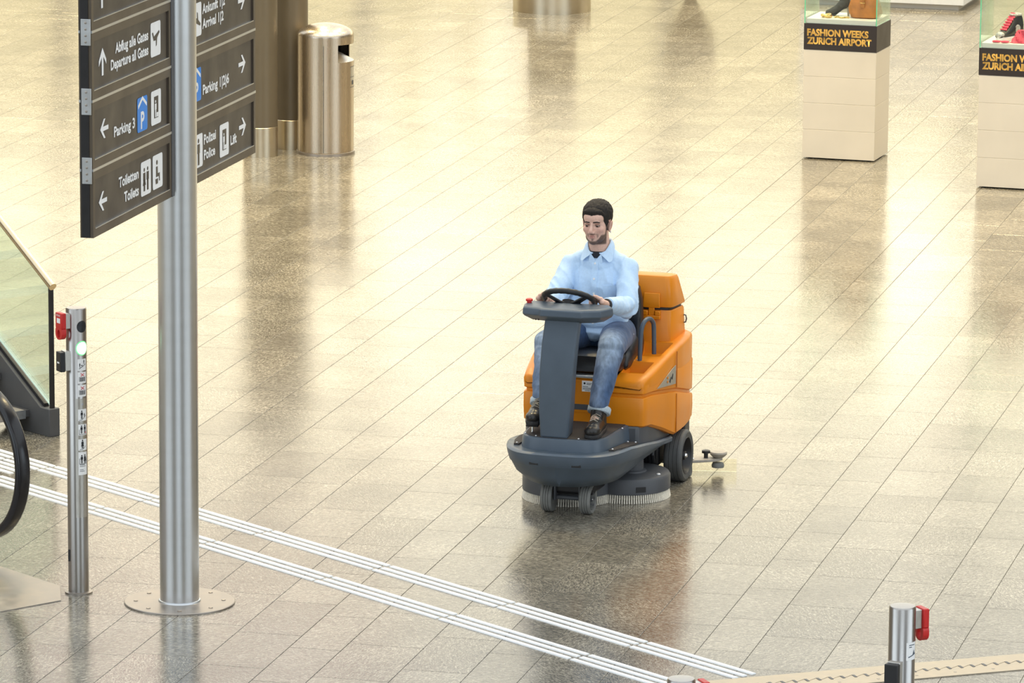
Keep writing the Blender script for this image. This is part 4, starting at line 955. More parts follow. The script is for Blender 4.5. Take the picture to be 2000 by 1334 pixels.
for x in (0.222,):
    lr = MB(); rings = []
    for k in range(8):
        t = k/7; z = 1.068-0.080*t; yy = 0.914-0.010-0.012*math.sin(t*2.2); w_ = 0.045+0.003*t
        rings.append([(x-w_, yy, z), (x+w_, yy, z), (x+w_, yy+0.014, z), (x-w_, yy+0.014, z)])
    la = lr.loft(rings).build('latch', M['orange'], sm, bevel=0.003)
    MB().box((x-0.016, 0.896, 0.945), (x+0.016, 0.908, 0.992)).build('latch_tongue', M['orange'], la, bevel=0.002)
    mb = MB(); mb.box((x-0.050, 0.888, 0.925), (x+0.050, 0.918, 0.945)); mb.box((x-0.050, 0.888, 0.945), (x-0.020, 0.918, 0.972)); mb.box((x+0.020, 0.888, 0.945), (x+0.050, 0.918, 0.972))
    mb.build('latch_catch', M['orange'], sm, bevel=0.004)
MB().tube([(0.345, 1.13, 0.870), (0.358, 1.13, 0.872), (0.363, 1.13, 0.892), (0.358, 1.13, 0.912), (0.340, 1.13, 0.914)], 0.0042, 8).build('hose_hook', M['slate2'], sm)
# seat
def pad(rings_spec): return rings_spec
rings = []
for y, hw, z0, z1 in ((0.375, 0.145, 0.735, 0.775), (0.368, 0.170, 0.715, 0.800), (0.40, 0.186, 0.700, 0.822), (0.55, 0.195, 0.695, 0.812), (0.75, 0.195, 0.695, 0.805), (0.84, 0.19, 0.70, 0.83)):
    rings.append([(x*hw, y, (z0+z1)/2+zz*(z1-z0)/2) for x, zz in [(math.copysign(abs(math.cos(a))**0.45, math.cos(a)), math.copysign(abs(math.sin(a))**0.55, math.sin(a))) for a in [2*math.pi*k/32 for k in range(32)]]])
MB().loft(rings).build('seat_cushion', M['vinyl'], sm, angle=60)
rings = []
for z, hw, y0, y1 in ((0.70, 0.13, 0.76, 0.85), (0.76, 0.190, 0.735, 0.875), (0.85, 0.206, 0.745, 0.89), (0.95, 0.206, 0.765, 0.90), (1.05, 0.198, 0.785, 0.905), (1.12, 0.18, 0.80, 0.905), (1.155, 0.13, 0.815, 0.90), (1.165, 0.07, 0.83, 0.89)):
    ring = []
    for k in range(40):
        a = 2*math.pi*k/40; x = math.copysign(abs(math.cos(a))**0.6, math.cos(a)); yy = math.copysign(abs(math.sin(a))**0.6, math.sin(a))
        bow = -0.075*(abs(x)**2.2)*(1 if yy < 0 else 0.75)
        ring.append((x*hw, (y0+y1)/2+yy*(y1-y0)/2+bow, z))
    rings.append(ring)
MB().loft(rings).build('seat_backrest', M['vinyl'], sm, angle=60)
for s in (-1, 1):
    rings = []
    for y, z0, z1 in ((0.47, 0.72, 0.76), (0.50, 0.705, 0.80), (0.60, 0.70, 0.835), (0.72, 0.70, 0.88), (0.80, 0.70, 0.92)):
        rings.append([(s*(0.172+0.036*math.cos(2*math.pi*k/16)), y, (z0+z1)/2+(z1-z0)/2*math.sin(2*math.pi*k/16)) for k in range(16)])
    MB().loft(rings).build('seat_bolster', M['vinyl'], sm, angle=60)
MB().box((-0.16, 0.42, 0.665), (0.16, 0.80, 0.705)).build('seat_base', M['black'], sm, bevel=0.01)
# arm tubes
for s in (-1, 1):
    pth = [(0.238, 0.600, 0.735), (0.240, 0.602, 0.85), (0.244, 0.607, 0.915), (0.250, 0.620, 0.948), (0.258, 0.648, 0.966), (0.268, 0.690, 0.966), (0.276, 0.722, 0.945), (0.280, 0.735, 0.91), (0.282, 0.740, 0.76)]
    pth = curve([(x*s, y, z) for x, y, z in pth], 4)
    at2 = MB().tube(pth, 0.0125, 14).build('arm_tube', M['slate'], sm)
    MB().box((s*0.192 if s > 0 else s*0.245, 0.585, 0.722), (s*0.245 if s > 0 else s*0.192, 0.620, 0.740)).build('arm_foot', M['black'], at2, bevel=0.002)
    for xx in (0.202, 0.224): MB().lathe([(0.006, 0.740), (0.006, 0.750), (0.003, 0.752)], (s*xx, 0.600, 0), 10).build('bolt', M['chrome'], at2)
# steering column
rings = []
for z, y0, y1, hwf, hwb, cxx in ((0.446, -0.150, 0.005, 0.078, 0.062, -0.035), (0.60, -0.165, 0.0, 0.088, 0.070, -0.030), (0.80, -0.168, -0.02, 0.094, 0.075, -0.022), (0.95, -0.155, -0.02, 0.097, 0.078, -0.012), (1.06, -0.130, -0.01, 0.098, 0.080, -0.004), (1.12, -0.115, 0.0, 0.098, 0.080, 0.0)):
    rings.append([(cxx-hwf, y0, z), (cxx+hwf, y0, z), (cxx+hwb, y1, z), (cxx-hwb, y1, z)])
MB().loft(rings).build('steering_column', M['slate'], sm, bevel=0.012, seg=3)
# console
cs = [(-0.235, -0.060), (-0.215, -0.150), (-0.120, -0.170), (-0.105, -0.185), (0.120, -0.185), (0.135, -0.168), (0.215, -0.130), (0.258, -0.030), (0.225, 0.03), (-0.215, 0.03)]
rings = [[(x*0.80, -0.04+(y+0.04)*0.50, 1.078) for x, y in cs], [(x*0.97, -0.04+(y+0.04)*0.86, 1.106) for x, y in cs], [(x, y, 1.118) for x, y in cs], [(x*0.99, y*0.99, 1.150) for x, y in cs], [(x*0.95, -0.04+(y+0.04)*0.90, 1.160) for x, y in cs]]
MB().loft(rings).build('console', M['slate'], sm, bevel=0.004)
for x in (-0.140, -0.125): MB().sphere((x, -0.151, 1.092), 0.0045, 8, 6).build('console_hole', M['black'], sm)
MB().lathe([(0.013, 1.158), (0.013, 1.168), (0.019, 1.170), (0.019, 1.180), (0.012, 1.184)], (-0.208, -0.045, 0), 20).build('emergency_button', M['red'], sm)
# steering wheel
SWC = Vector((-0.010, 0.048, 1.172)); SWT = R(30); SWR = 0.138
sw_u = Vector((1, 0, 0)); sw_v = Vector((0, math.cos(SWT), -math.sin(SWT))); sw_n = sw_u.cross(sw_v).normalized()
if sw_n.z < 0: sw_n = -sw_n
def swp(a, r=SWR, h=0.0): return SWC+sw_u*(r*math.cos(a))+sw_v*(r*math.sin(a))+sw_n*h
mb = MB(); rings = []
for k in range(64):
    a = 2*math.pi*k/64; rad = (swp(a)-SWC).normalized(); rr = 0.0155+0.0010*math.sin(a*40)
    rings.append([swp(a)+rad*(rr*math.cos(2*math.pi*i/14))+sw_n*(rr*math.sin(2*math.pi*i/14)) for i in range(14)])
rings.append(rings[0]); wh = mb.loft(rings, False, False).build('steering_wheel', M['black'], sm)
for a in (R(90), R(-30), R(210)):
    tdir = Vector((sw_u*(-math.sin(a))+sw_v*math.cos(a)))
    MB().loft([[swp(a, r)+tdir*(w/2*sx)+sw_n*(sz_*0.006-dz) for sx, sz_ in ((-1, -1), (1, -1), (1, 1), (-1, 1))] for r, w, dz in ((0.0, 0.05, 0.030), (0.05, 0.04, 0.028), (0.10, 0.030, 0.010), (0.134, 0.028, 0.0))]).build('spoke', M['black'], wh, bevel=0.003)
MB().tube([swp(0, 0, -0.01), SWC-sw_n*0.10], [0.038, 0.030], 20).build('wheel_hub', M['black'], wh)
# wheels
def wheel(parent, x0, x1, y, r, mat, rim_mat, outer):
    w = x1-x0; mb = MB(); prof = [(r*0.70, 0.006), (r*0.90, 0.0), (r*0.975, 0.006), (r, 0.014)]
    for g in (0.30, 0.52, 0.74): prof += [(r, w*g-0.003), (r-0.004, w*g-0.001), (r-0.004, w*g+0.001), (r, w*g+0.003)]
    prof += [(r, w-0.014), (r*0.975, w-0.006), (r*0.90, w), (r*0.70, w-0.006)]
    t = mb.lathe(prof, (x0, y, r), 48, 'x', caps=(outer < 0 or False, outer > 0 or False) if False else (outer > 0, outer < 0)).build('tire', mat, parent, angle=40)
    xo = x1 if outer > 0 else x0; s = outer
    MB().lathe([(r*0.72, xo-s*0.006), (r*0.70, xo-s*0.003), (r*0.68, xo-s*0.010), (r*0.60, xo-s*0.045), (r*0.22, xo-s*0.050), (r*0.16, xo-s*0.012), (r*0.06, xo-s*0.010)], (0, y, r), 36, 'x', caps=(False, True)).build('rim', rim_mat, t, angle=40)
    MB().lathe([(r*0.09, xo-s*0.012), (r*0.07, xo-s*0.002), (0.002, xo-s*0.001)], (0, y, r), 14, 'x').build('axle_cap', M['chrome'], t)
    return t
for s in (-1, 1):
    x0, x1 = (0.315, 0.420) if s > 0 else (-0.420, -0.315)
    wheel(sm, x0, x1, 0.975, 0.146, M['tire_dark'], M['black'], s)
for s in (-1, 1):
    x0, x1 = (0.078, 0.140) if s > 0 else (-0.140, -0.078)
    t = wheel(sm, x0, x1, 0.03, 0.082, M['tire'], M['tire'], s)
    for k in range(5):
        a = 2*math.pi*k/5; MB().lathe([(0.007, s*0.0), (0.007, -s*0.004)], ((x1 if s > 0 else x0)-s*0.001, 0.03+0.033*math.cos(a), 0.082+0.033*math.sin(a)), 10, 'x').build('rim_hole', M['slate2'], t)
MB().tube([(-0.135, 0.03, 0.082), (0.135, 0.03, 0.082)], 0.012, 12).build('caster_axle', M['slate2'], sm)
for s in (-1, 1): MB().box((s*0.07-0.006, -0.005, 0.07), (s*0.07+0.006, 0.065, 0.20)).build('caster_fork', M['slate2'], sm, bevel=0.004)
MB().box((-0.075, 0.0, 0.16), (0.075, 0.10, 0.22)).build('caster_bridge', M['black'], sm, bevel=0.01)
# brush deck: two staggered discs
D1, R1, D2, R2 = (-0.100, 0.395), 0.258, (0.188, 0.545), 0.240
bdk = MB()
for (c, r) in ((D1, R1), (D2, R2)):
    bdk.lathe([(r-0.012, 0.045), (r, 0.050), (r, 0.120), (r-0.008, 0.134), (r-0.03, 0.140), (0.03, 0.146)], (c[0], c[1], 0), 56)
dk = bdk.build('brush_deck', M['slate2'], sm, angle=40)
for (c, r) in ((D1, R1), (D2, R2)):
    br_ = MB(); n = int(2*math.pi*r/0.0135)
    for k in range(n):
        a = 2*math.pi*k/n; rr = r-0.012; d = Vector((math.cos(a), math.sin(a), 0)); q = Vector((c[0], c[1], 0))+d*rr
        br_.tube([q+Vector((0, 0, 0.058)), q+d*0.010+Vector((0, 0, 0.0005))], [0.0042, 0.0048], 6)
    bo_ = br_.build('bristles', M['bristle'], sm); tag(bo_, kind='stuff')
    MB().lathe([(r-0.03, 0.02), (r-0.03, 0.06)], (c[0], c[1], 0), 40).build('brush_disc', M['tread'], sm)
for (c, r) in ((D1, 0.07), (D2, 0.068)):
    MB().lathe([(r*1.25, 0.140), (r*1.2, 0.150), (r, 0.156), (r*0.96, 0.285), (r*0.8, 0.29)], (c[0]+0.03, c[1]-0.02, 0), 36).build('brush_motor', M['slate2'], sm, angle=40)
MB().box((-0.028, -R2-0.001, 0.064), (0.028, -R2+0.03, 0.094), (0, 0, R(34)), (0, 0, 0)).shift((D2[0], D2[1], 0)).build('deck_window', M['black'], sm, smooth=False)
MB().sphere((D2[0]+0.195, D2[1]-0.06, 0.142), (0.012, 0.012, 0.006), 10, 6).build('deck_bolt', M['screw'], sm)
for k in range(3): MB().tube([(0.245+0.02*k, 0.74, 0.15), (0.25+0.02*k, 0.70, 0.20), (0.25+0.02*k, 0.72, 0.27)], 0.012, 10).build('hose', M['black'], sm)
before_sq = set(sm.children)
# squeegee behind
sq = [(-0.47, 1.36), (-0.30, 1.22), (0, 1.18), (0.30, 1.22), (0.47, 1.36)]
MB().box((-0.10, 1.12, 0.12), (0.10, 1.24, 0.34)).build('squeegee_bracket', M['black'], sm, bevel=0.01)
MB().box((0.345, 1.10, 0.12), (0.370, 1.21, 0.34)).build('mud_flap', M['black'], sm, bevel=0.01)
wd_ = []
pl_ = [(-0.47, 1.31), (-0.30, 1.20), (0, 1.16), (0.30, 1.20), (0.47, 1.31), (0.50, 1.36), (0.46, 1.40), (0.30, 1.33), (0, 1.28), (-0.30, 1.33), (-0.46, 1.40), (-0.50, 1.36)]
MB().slab(pl_, (0, 0, 0.070), (1, 0, 0), (0, 1, 0), (0, 0, 1), 0.016).build('squeegee_plate', M['tread'], sm, bevel=0.003)
M['blade'] = glass('amber_rubber', (0.985, 0.97, 0.89))
bl = curve([(-0.57, 1.40), (-0.30, 1.35), (0, 1.31), (0.30, 1.35), (0.57, 1.40)], 5)
MB().loft([[(x, y, 0.001), (x, y+0.005, 0.001), (x, y+0.005, 0.075), (x, y, 0.075)] for x, y in bl]).build('squeegee_blade', M['blade'], sm)
for s in (1, -1):
    MB().lathe([(0.004, 0.086), (0.030, 0.088), (0.046, 0.102), (0.050, 0.112), (0.046, 0.120), (0.010, 0.124)], (s*0.475, 1.36, 0), 24).build('bumper_roller', M['tread'], sm)
    MB().lathe([(0.010, 0.030), (0.034, 0.032), (0.036, 0.045), (0.030, 0.058), (0.010, 0.060)], (s*0.475, 1.35, 0), 24).build('guide_roller', M['tire'], sm)
    MB().lathe([(0.012, 0.086), (0.012, 0.112), (0.024, 0.114), (0.024, 0.128), (0.010, 0.132)], (s*0.41, 1.33, 0), 14).build('clamp_knob', M['black'], sm)
    MB().lathe([(0.026, 0.086), (0.026, 0.094), (0.012, 0.100), (0.012, 0.112)], (s*0.335, 1.255, 0), 18).build('pivot', M['chrome'], sm)
    MB().lathe([(0.030, -0.012), (0.033, -0.008), (0.033, 0.008), (0.030, 0.012)], (s*0.345, 1.205, 0.034), 20, 'x').build('support_wheel', M['tire'], sm)
for o in sm.children:
    if o not in before_sq and not o.name.startswith(('squeegee_bracket', 'mud_flap')): o.location = (0.055, -0.115, 0)
# accelerator pedal
MB().box((-0.215, -0.075, 0.498), (-0.145, 0.045, 0.510), (R(12), 0, 0), (-0.18, 0.0, 0.5)).build('pedal', M['black'], sm, bevel=0.003)
MB().tube([(-0.185, -0.05, 0.449), (-0.185, -0.045, 0.50)], 0.006, 8).build('pedal_rod', M['chrome'], sm)

# ------------------------------------------------------------------ the driver  (same frame as the machine; faces -y)
def skin_material():
    mt, N, L, b = new_mat('skin')
    at = N.new('ShaderNodeAttribute'); at.attribute_name = 'tint'; at.attribute_type = 'GEOMETRY'
    tc = N.new('ShaderNodeTexCoord'); ns = N.new('ShaderNodeTexNoise'); ns.inputs['Scale'].default_value = 260; ns.inputs['Detail'].default_value = 3
    L.new(tc.outputs['Object'], ns.inputs['Vector'])
    mr = N.new('ShaderNodeMapRange'); mr.inputs['From Min'].default_value = 0.3; mr.inputs['From Max'].default_value = 0.7; mr.inputs['To Min'].default_value = 0.86; mr.inputs['To Max'].default_value = 1.12
    L.new(ns.outputs['Fac'], mr.inputs['Value'])
    vs = N.new('ShaderNodeVectorMath'); vs.operation = 'SCALE'; L.new(at.outputs['Color'], vs.inputs[0]); L.new(mr.outputs[0], vs.inputs['Scale'])
    L.new(vs.outputs[0], b.inputs['Base Color']); b.inputs['Roughness'].default_value = 0.5; b.inputs['Subsurface Weight'].default_value = 0.0
    return mt
def fabric(name, col, var, scale, streak=None, wear=None):
    mt, N, L, b = new_mat(name)
    tc = N.new('ShaderNodeTexCoord'); ns = N.new('ShaderNodeTexNoise'); ns.inputs['Scale'].default_value = scale; ns.inputs['Detail'].default_value = 5
    if streak:
        mp = N.new('ShaderNodeMapping'); mp.inputs['Scale'].default_value = streak; L.new(tc.outputs['Object'], mp.inputs['Vector']); L.new(mp.outputs[0], ns.inputs['Vector'])
    else: L.new(tc.outputs['Object'], ns.inputs['Vector'])
    mr = N.new('ShaderNodeMapRange'); mr.inputs['From Min'].default_value = 0.3; mr.inputs['From Max'].default_value = 0.7; mr.inputs['To Min'].default_value = 1-var; mr.inputs['To Max'].default_value = 1+var
    L.new(ns.outputs['Fac'], mr.inputs['Value'])
    vs = N.new('ShaderNodeVectorMath'); vs.operation = 'SCALE'; L.new(mr.outputs[0], vs.inputs['Scale'])
    if wear:
        at = N.new('ShaderNodeAttribute'); at.attribute_name = 'wear'
        mx = N.new('ShaderNodeMix'); mx.data_type = 'RGBA'; mx.inputs['A'].default_value = (*col, 1); mx.inputs['B'].default_value = (*wear, 1)
        L.new(at.outputs['Fac'], mx.inputs['Factor']); L.new(mx.outputs['Result'], vs.inputs[0])
    else: vs.inputs[0].default_value = col
    L.new(vs.outputs[0], b.inputs['Base Color']); b.inputs['Roughness'].default_value = 0.85; b.inputs['Sheen Weight'].default_value = 0.15
    return mt
M['skin'] = skin_material()
M['shirt'] = fabric('light_blue_cotton', (0.53, 0.715, 0.95), 0.04, 90)
M['jeans'] = fabric('washed_denim', (0.040, 0.085, 0.19), 0.25, 60, (1, 1, 0.35), wear=(0.44, 0.55, 0.70))
M['cuff'] = fabric('denim_inside', (0.44, 0.52, 0.58), 0.15, 120)
M['tee'] = fabric('black_tee', (0.012, 0.014, 0.022), 0.2, 60)
M['hair'] = plain('dark_brown_hair', (0.014, 0.0095, 0.0075), 0.75, var=0.55, scale=120, aniso=(1, 1, 0.3))
M['eye_white'] = plain('eye_white', (0.36, 0.29, 0.26), 0.3, var=0.03); M['iris'] = plain('dark_iris', (0.025, 0.016, 0.010), 0.2, var=0.1)
M['lid'] = plain('eyelid_skin', (0.42, 0.25, 0.19), 0.5, var=0.05)
M['shoe'] = plain('black_leather_shoe', (0.014, 0.012, 0.011), 0.32, var=0.3, scale=40)
M['lace'] = plain('shoe_lace', (0.30, 0.27, 0.22), 0.7, var=0.2)

HC = Vector((-0.012, 0.592, 1.501))                    # between the eyes' height and the ears
HR = Euler((R(0.5), R(-1.5), R(-3))).to_matrix()           # turned a little to his right, chin down
HS = Vector((0.985, 1.0, 0.945))
def hp(x, y, z): return HC+HR @ Vector((x*HS.x, y, z*HS.z))
hrot = tuple(Euler((R(0.5), R(-1.5), R(-3))))
def hand(mb, G, tang, out, up_, wrist, flip):
    """a hand closed round the wheel rim at G: tang along the rim, out away from the wheel centre, up_ off the wheel plane"""
    tang, out, up_ = Vector(tang).normalized(), Vector(out).normalized(), Vector(up_).normalized()
    knuck = []
    lens = (0.95, 1.05, 1.0, 0.85); rad = 0.0090
    for i, ln in enumerate(lens):
        s = (i-1.5)*0.0195
        base = G+tang*s+out*0.030+up_*0.018
        prev = base; knuck.append(base)
        for k, ang in enumerate((78, 125, 185, 235)):
            a = R(ang)*1.0; q = G+tang*s+(out*math.cos(a)+up_*math.sin(a))*0.0265*(1.0 if k else 1.08)
            mb.capsule(prev, q, rad*(1.0-0.06*k), rad*(0.95-0.07*k), 10); prev = q
            if k >= (3 if ln > 0.9 else 2): break
    # palm
    pc_ = G+out*0.040+up_*0.004
    mb.capsule(knuck[0], knuck[3], 0.0120, 0.0115, 12)
    wr = Vector(wrist)
    for i in (0, 1, 2, 3): mb.capsule(knuck[i], wr.lerp(G+tang*(i-1.5)*0.010, 0.18), 0.0125, 0.0170, 12)
    mb.capsule(pc_+tang*(-0.025), wr, 0.016, 0.023, 12); mb.capsule(pc_+tang*0.02, wr, 0.015, 0.022, 12)
    # thumb leaves the side of the palm near its base and lies along the rim
    t0 = wr.lerp(pc_, 0.45)-tang*0.022*flip*0+up_*0.006; t1 = G-tang*0.030+out*0.018+up_*0.020; t2 = G-tang*0.048+out*0.002+up_*0.021; t3 = G-tang*0.066-out*0.006+up_*0.017
    mb.capsule(t0, t1, 0.0145, 0.0115, 10); mb.capsule(t1, t2, 0.0112, 0.0098, 10); mb.capsule(t2, t3, 0.0098, 0.0082, 10)
HIP, KNEE, ANK = {}, {}, {}
SHO, ELB, WRI = {}, {}, {}
for s in (-1, 1):
    HIP[s] = Vector((s*0.095, 0.675, 0.875)); SHO[s] = Vector((s*0.160-0.008, 0.640, 1.250))
KNEE[1] = Vector((0.168, 0.265, 0.885)); KNEE[-1] = Vector((-0.192, 0.265, 0.880))
ANK[1] = Vector((0.150, 0.075, 0.555)); ANK[-1] = Vector((-0.172, 0.075, 0.580))
ELB[1] = Vector((0.198, 0.465, 1.068)); ELB[-1] = Vector((-0.214, 0.465, 1.085))
GA = {1: R(14), -1: R(166)}
GR = {s: swp(GA[s]) for s in (-1, 1)}
for s in (-1, 1): WRI[s] = GR[s]+Vector((s*0.042, 0.085, -0.022))
# --- body
mb = MB()
ell = lambda c, r, rot=(0, 0, 0): mb.sphere(hp(*c), r, 24, 16, tuple((HR @ Euler(rot).to_matrix()).to_euler()))
ell((0, 0.018, 0.036), (0.0745, 0.094, 0.080)); ell((0, -0.030, -0.020), (0.0625, 0.060, 0.080)); ell((0, -0.032, -0.074), (0.053, 0.052, 0.038)); ell((0, -0.066, -0.098), (0.024, 0.020, 0.018))
ell((0, -0.050, 0.040), (0.058, 0.042, 0.045))
for s in (-1, 1):
    ell((s*0.021, -0.0810, 0.018), (0.020, 0.0095, 0.0085)); ell((s*0.040, -0.058, -0.026), (0.021, 0.022, 0.023)); ell((s*0.043, -0.014, -0.064), (0.013, 0.030, 0.022))
    ell((s*0.0765, 0.010, -0.016), (0.0085, 0.019, 0.032), (R(-10), s*R(14), 0)); ell((s*0.0730, 0.004, -0.042), (0.007, 0.009, 0.010)); ell((s*0.060, 0.010, -0.02), (0.016, 0.014, 0.022))
    ell((s*0.0115, -0.0985, -0.0400), (0.0080, 0.0095, 0.0075))
mb.capsule(hp(0, -0.087, 0.006), hp(0, -0.107, -0.030), 0.0085, 0.0110, 14); ell((0, -0.1065, -0.034), (0.0115, 0.0110, 0.0095))
ell((0, -0.0855, -0.0620), (0.021, 0.0085, 0.0060)); ell((0, -0.0845, -0.0715), (0.019, 0.0085, 0.0058))
mb.capsule(hp(0, 0.022, -0.055), (-0.004, 0.650, 1.245), 0.056, 0.062, 20)
mb.capsule((-0.13, 0.645, 1.245), (0.13, 0.645, 1.245), 0.05, 0.05); mb.sphere((0, 0.65, 1.12), (0.145, 0.095, 0.15)); mb.sphere((0, 0.655, 0.95), (0.135, 0.10, 0.14))
for s in (-1, 1):
    mb.capsule(SHO[s], ELB[s], 0.045, 0.036); mb.capsule(ELB[s], WRI[s], 0.036, 0.024)
    mb.capsule(HIP[s], KNEE[s], 0.075, 0.050); mb.capsule(KNEE[s], ANK[s], 0.048, 0.034); mb.capsule(ANK[s], ANK[s]+Vector((0, -0.10, -0.060)), 0.032, 0.026)
    t_ = sw_u*(-math.sin(GA[s]))+sw_v*math.cos(GA[s]); t_ = t_ if t_.y > 0 else -t_
    hand(mb, GR[s], t_, GR[s]-SWC, sw_n, WRI[s], s)
body_me = remesh(mb, 'person', 0.0032, 3, 0.5)
HRi = HR.inverted()
def g(p, c, r): d = Vector((p[0]-c[0], p[1]-c[1], p[2]-c[2])); return math.exp(-(d.x/r[0])**2-(d.y/r[1])**2-(d.z/r[2])**2)
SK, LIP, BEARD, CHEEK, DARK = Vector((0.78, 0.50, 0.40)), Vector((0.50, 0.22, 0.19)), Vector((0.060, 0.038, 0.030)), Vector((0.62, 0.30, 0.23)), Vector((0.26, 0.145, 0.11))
def smooth01(x, a, b): t = max(0.0, min(1.0, (x-a)/(b-a))); return t*t*(3-2*t)
cols = []
for v in body_me.vertices:
    h = HRi @ (v.co-HC); h = Vector((h.x/HS.x, h.y, h.z/HS.z)); c = SK.copy()
    if -0.14 < h.z < 0.16 and abs(h.x) < 0.12 and abs(h.y) < 0.14:
        dd = 0.0
        for s in (-1, 1):
            dd += 0.0085*g(h, (s*0.030, -0.088, 0.000), (0.017, 0.03, 0.0105))
        dd += 0.003*g(h, (0, -0.09, -0.0668), (0.026, 0.03, 0.0022))
        for s in (-1, 1): dd += 0.003*g(h, (s*0.026, -0.09, -0.050), (0.006, 0.03, 0.016))
        if h.y < -0.03:
            v.co += HR @ Vector((0, dd, 0))
        for s in (-1, 1):                                   # ear hollow
            e_ = g(h, (s*0.086, 0.004, -0.012), (0.010, 0.010, 0.017)); v.co += HR @ Vector((-s*0.005*e_, 0, 0)); c = c.lerp(CHEEK*0.8, min(1, 0.7*g(h, (s*0.08, 0.01, -0.012), (0.012, 0.02, 0.03))))
        if h.y < 0.02:
            ax = abs(h.x)
            c = c.lerp(CHEEK, 0.45*g(h, (0.040, -0.08, -0.030), (0.022, 0.05, 0.02))+0.45*g(h, (-0.040, -0.08, -0.030), (0.022, 0.05, 0.02))+0.5*g(h, (0, -0.112, -0.035), (0.012, 0.02, 0.012)))
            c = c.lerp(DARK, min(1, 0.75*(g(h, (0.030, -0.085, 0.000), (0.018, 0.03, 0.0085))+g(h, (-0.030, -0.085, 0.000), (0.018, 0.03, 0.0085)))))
            # beard: jaw line, sideburns, moustache, chin strip
            jaw = smooth01(lerp_tab([(0, -0.090), (0.020, -0.089), (0.033, -0.078), (0.045, -0.056), (0.053, -0.026), (0.059, 0.02)], ax)-h.z, -0.004, 0.007)*smooth01(0.012-h.y, 0, 0.012)*smooth01(0.069-ax, 0, 0.005)*max(smooth01(-h.z-0.052, 0, 0.014), smooth01(h.y, -0.038, -0.028))
            side = smooth01(ax, 0.052, 0.060)*smooth01(h.y, -0.062, -0.048)*smooth01(0.035-h.z, 0.0, 0.02)
            mous = g(h, (0, -0.095, -0.0525), (0.026, 0.03, 0.0050))+0.9*sum(g(h, (s*0.028, -0.085, -0.064), (0.0055, 0.03, 0.011)) for s in (-1, 1))
            strip = g(h, (0, -0.088, -0.086), (0.007, 0.03, 0.010))
            bd_ = min(1, max(jaw, min(1, mous*1.1), strip))*smooth01(0.128+h.z, 0.0, 0.012)
            lip = min(1, 1.2*(g(h, (0, -0.09, -0.0620), (0.0195, 0.03, 0.0042))+g(h, (0, -0.09, -0.0715), (0.0175, 0.03, 0.0046))))
            bd_ *= 1-min(1, lip); c = c.lerp(BEARD, 0.90*bd_); c = c.lerp(LIP, lip)
    cols += [c.x, c.y, c.z, 1.0]
ca_ = body_me.attributes.new('tint', 'FLOAT_COLOR', 'POINT'); ca_.data.foreach_set('color', cols)
body_me.materials.clear(); body_me.materials.append(M['skin']); body_me.shade_smooth()
person = bpy.data.objects.new('person', body_me); COL.objects.link(person); person.location = MO; person.rotation_euler = (0, 0, A_M)
tag(person, 'person in light blue shirt and jeans driving the floor scrubber, both hands on its wheel', 'person')
# --- hair (shell grown from the head)
bm = bmesh.new(); bm.from_mesh(body_me); bm.normal_update()
def hair_amt(h):
    ax = abs(h.x)
    line = lerp_tab([(-0.12, 0.066), (-0.085, 0.066), (-0.062, 0.055), (-0.048, 0.028), (-0.030, -0.012), (-0.012, -0.018), (0.0, 0.012), (0.022, 0.020), (0.040, -0.02), (0.070, -0.055), (0.12, -0.06)], h.y)
    line -= 0.004*math.cos(h.x*60)
    return (h.z-line)
keep = []
for f in bm.faces:
    h = HRi @ (f.calc_center_median()-HC); h = Vector((h.x/HS.x, h.y, h.z/HS.z))
    if not (h.z > -0.09 and h.z < 0.2 and abs(h.x) < 0.11 and abs(h.y) < 0.15 and hair_amt(h) > -0.004) or (abs(h.x) > 0.0690 and -0.060 < h.z < 0.022 and -0.016 < h.y < 0.044): keep.append(f)
bmesh.ops.delete(bm, geom=keep, context='FACES'); bm.normal_update()
for v in bm.verts:
    h = HRi @ (v.co-HC); h = Vector((h.x/HS.x, h.y, h.z/HS.z)); amt = hair_amt(h); top = smooth01(h.z, 0.02, 0.10)
    th = (0.0050+0.0120*top)*smooth01(amt, -0.004, 0.012)
    nz = noise.noise(Vector((h.x*210, h.y*90, h.z*40)))*0.0028+noise.noise(h*40)*0.0020
    v.co += v.normal*(th+nz*smooth01(amt, 0, 0.01)+0.0004)
hm = bpy.data.meshes.new('hair'); bm.to_mesh(hm); bm.free(); hm.materials.clear(); hm.materials.append(M['hair']); hm.shade_smooth()
put('hair', hm, person, False)
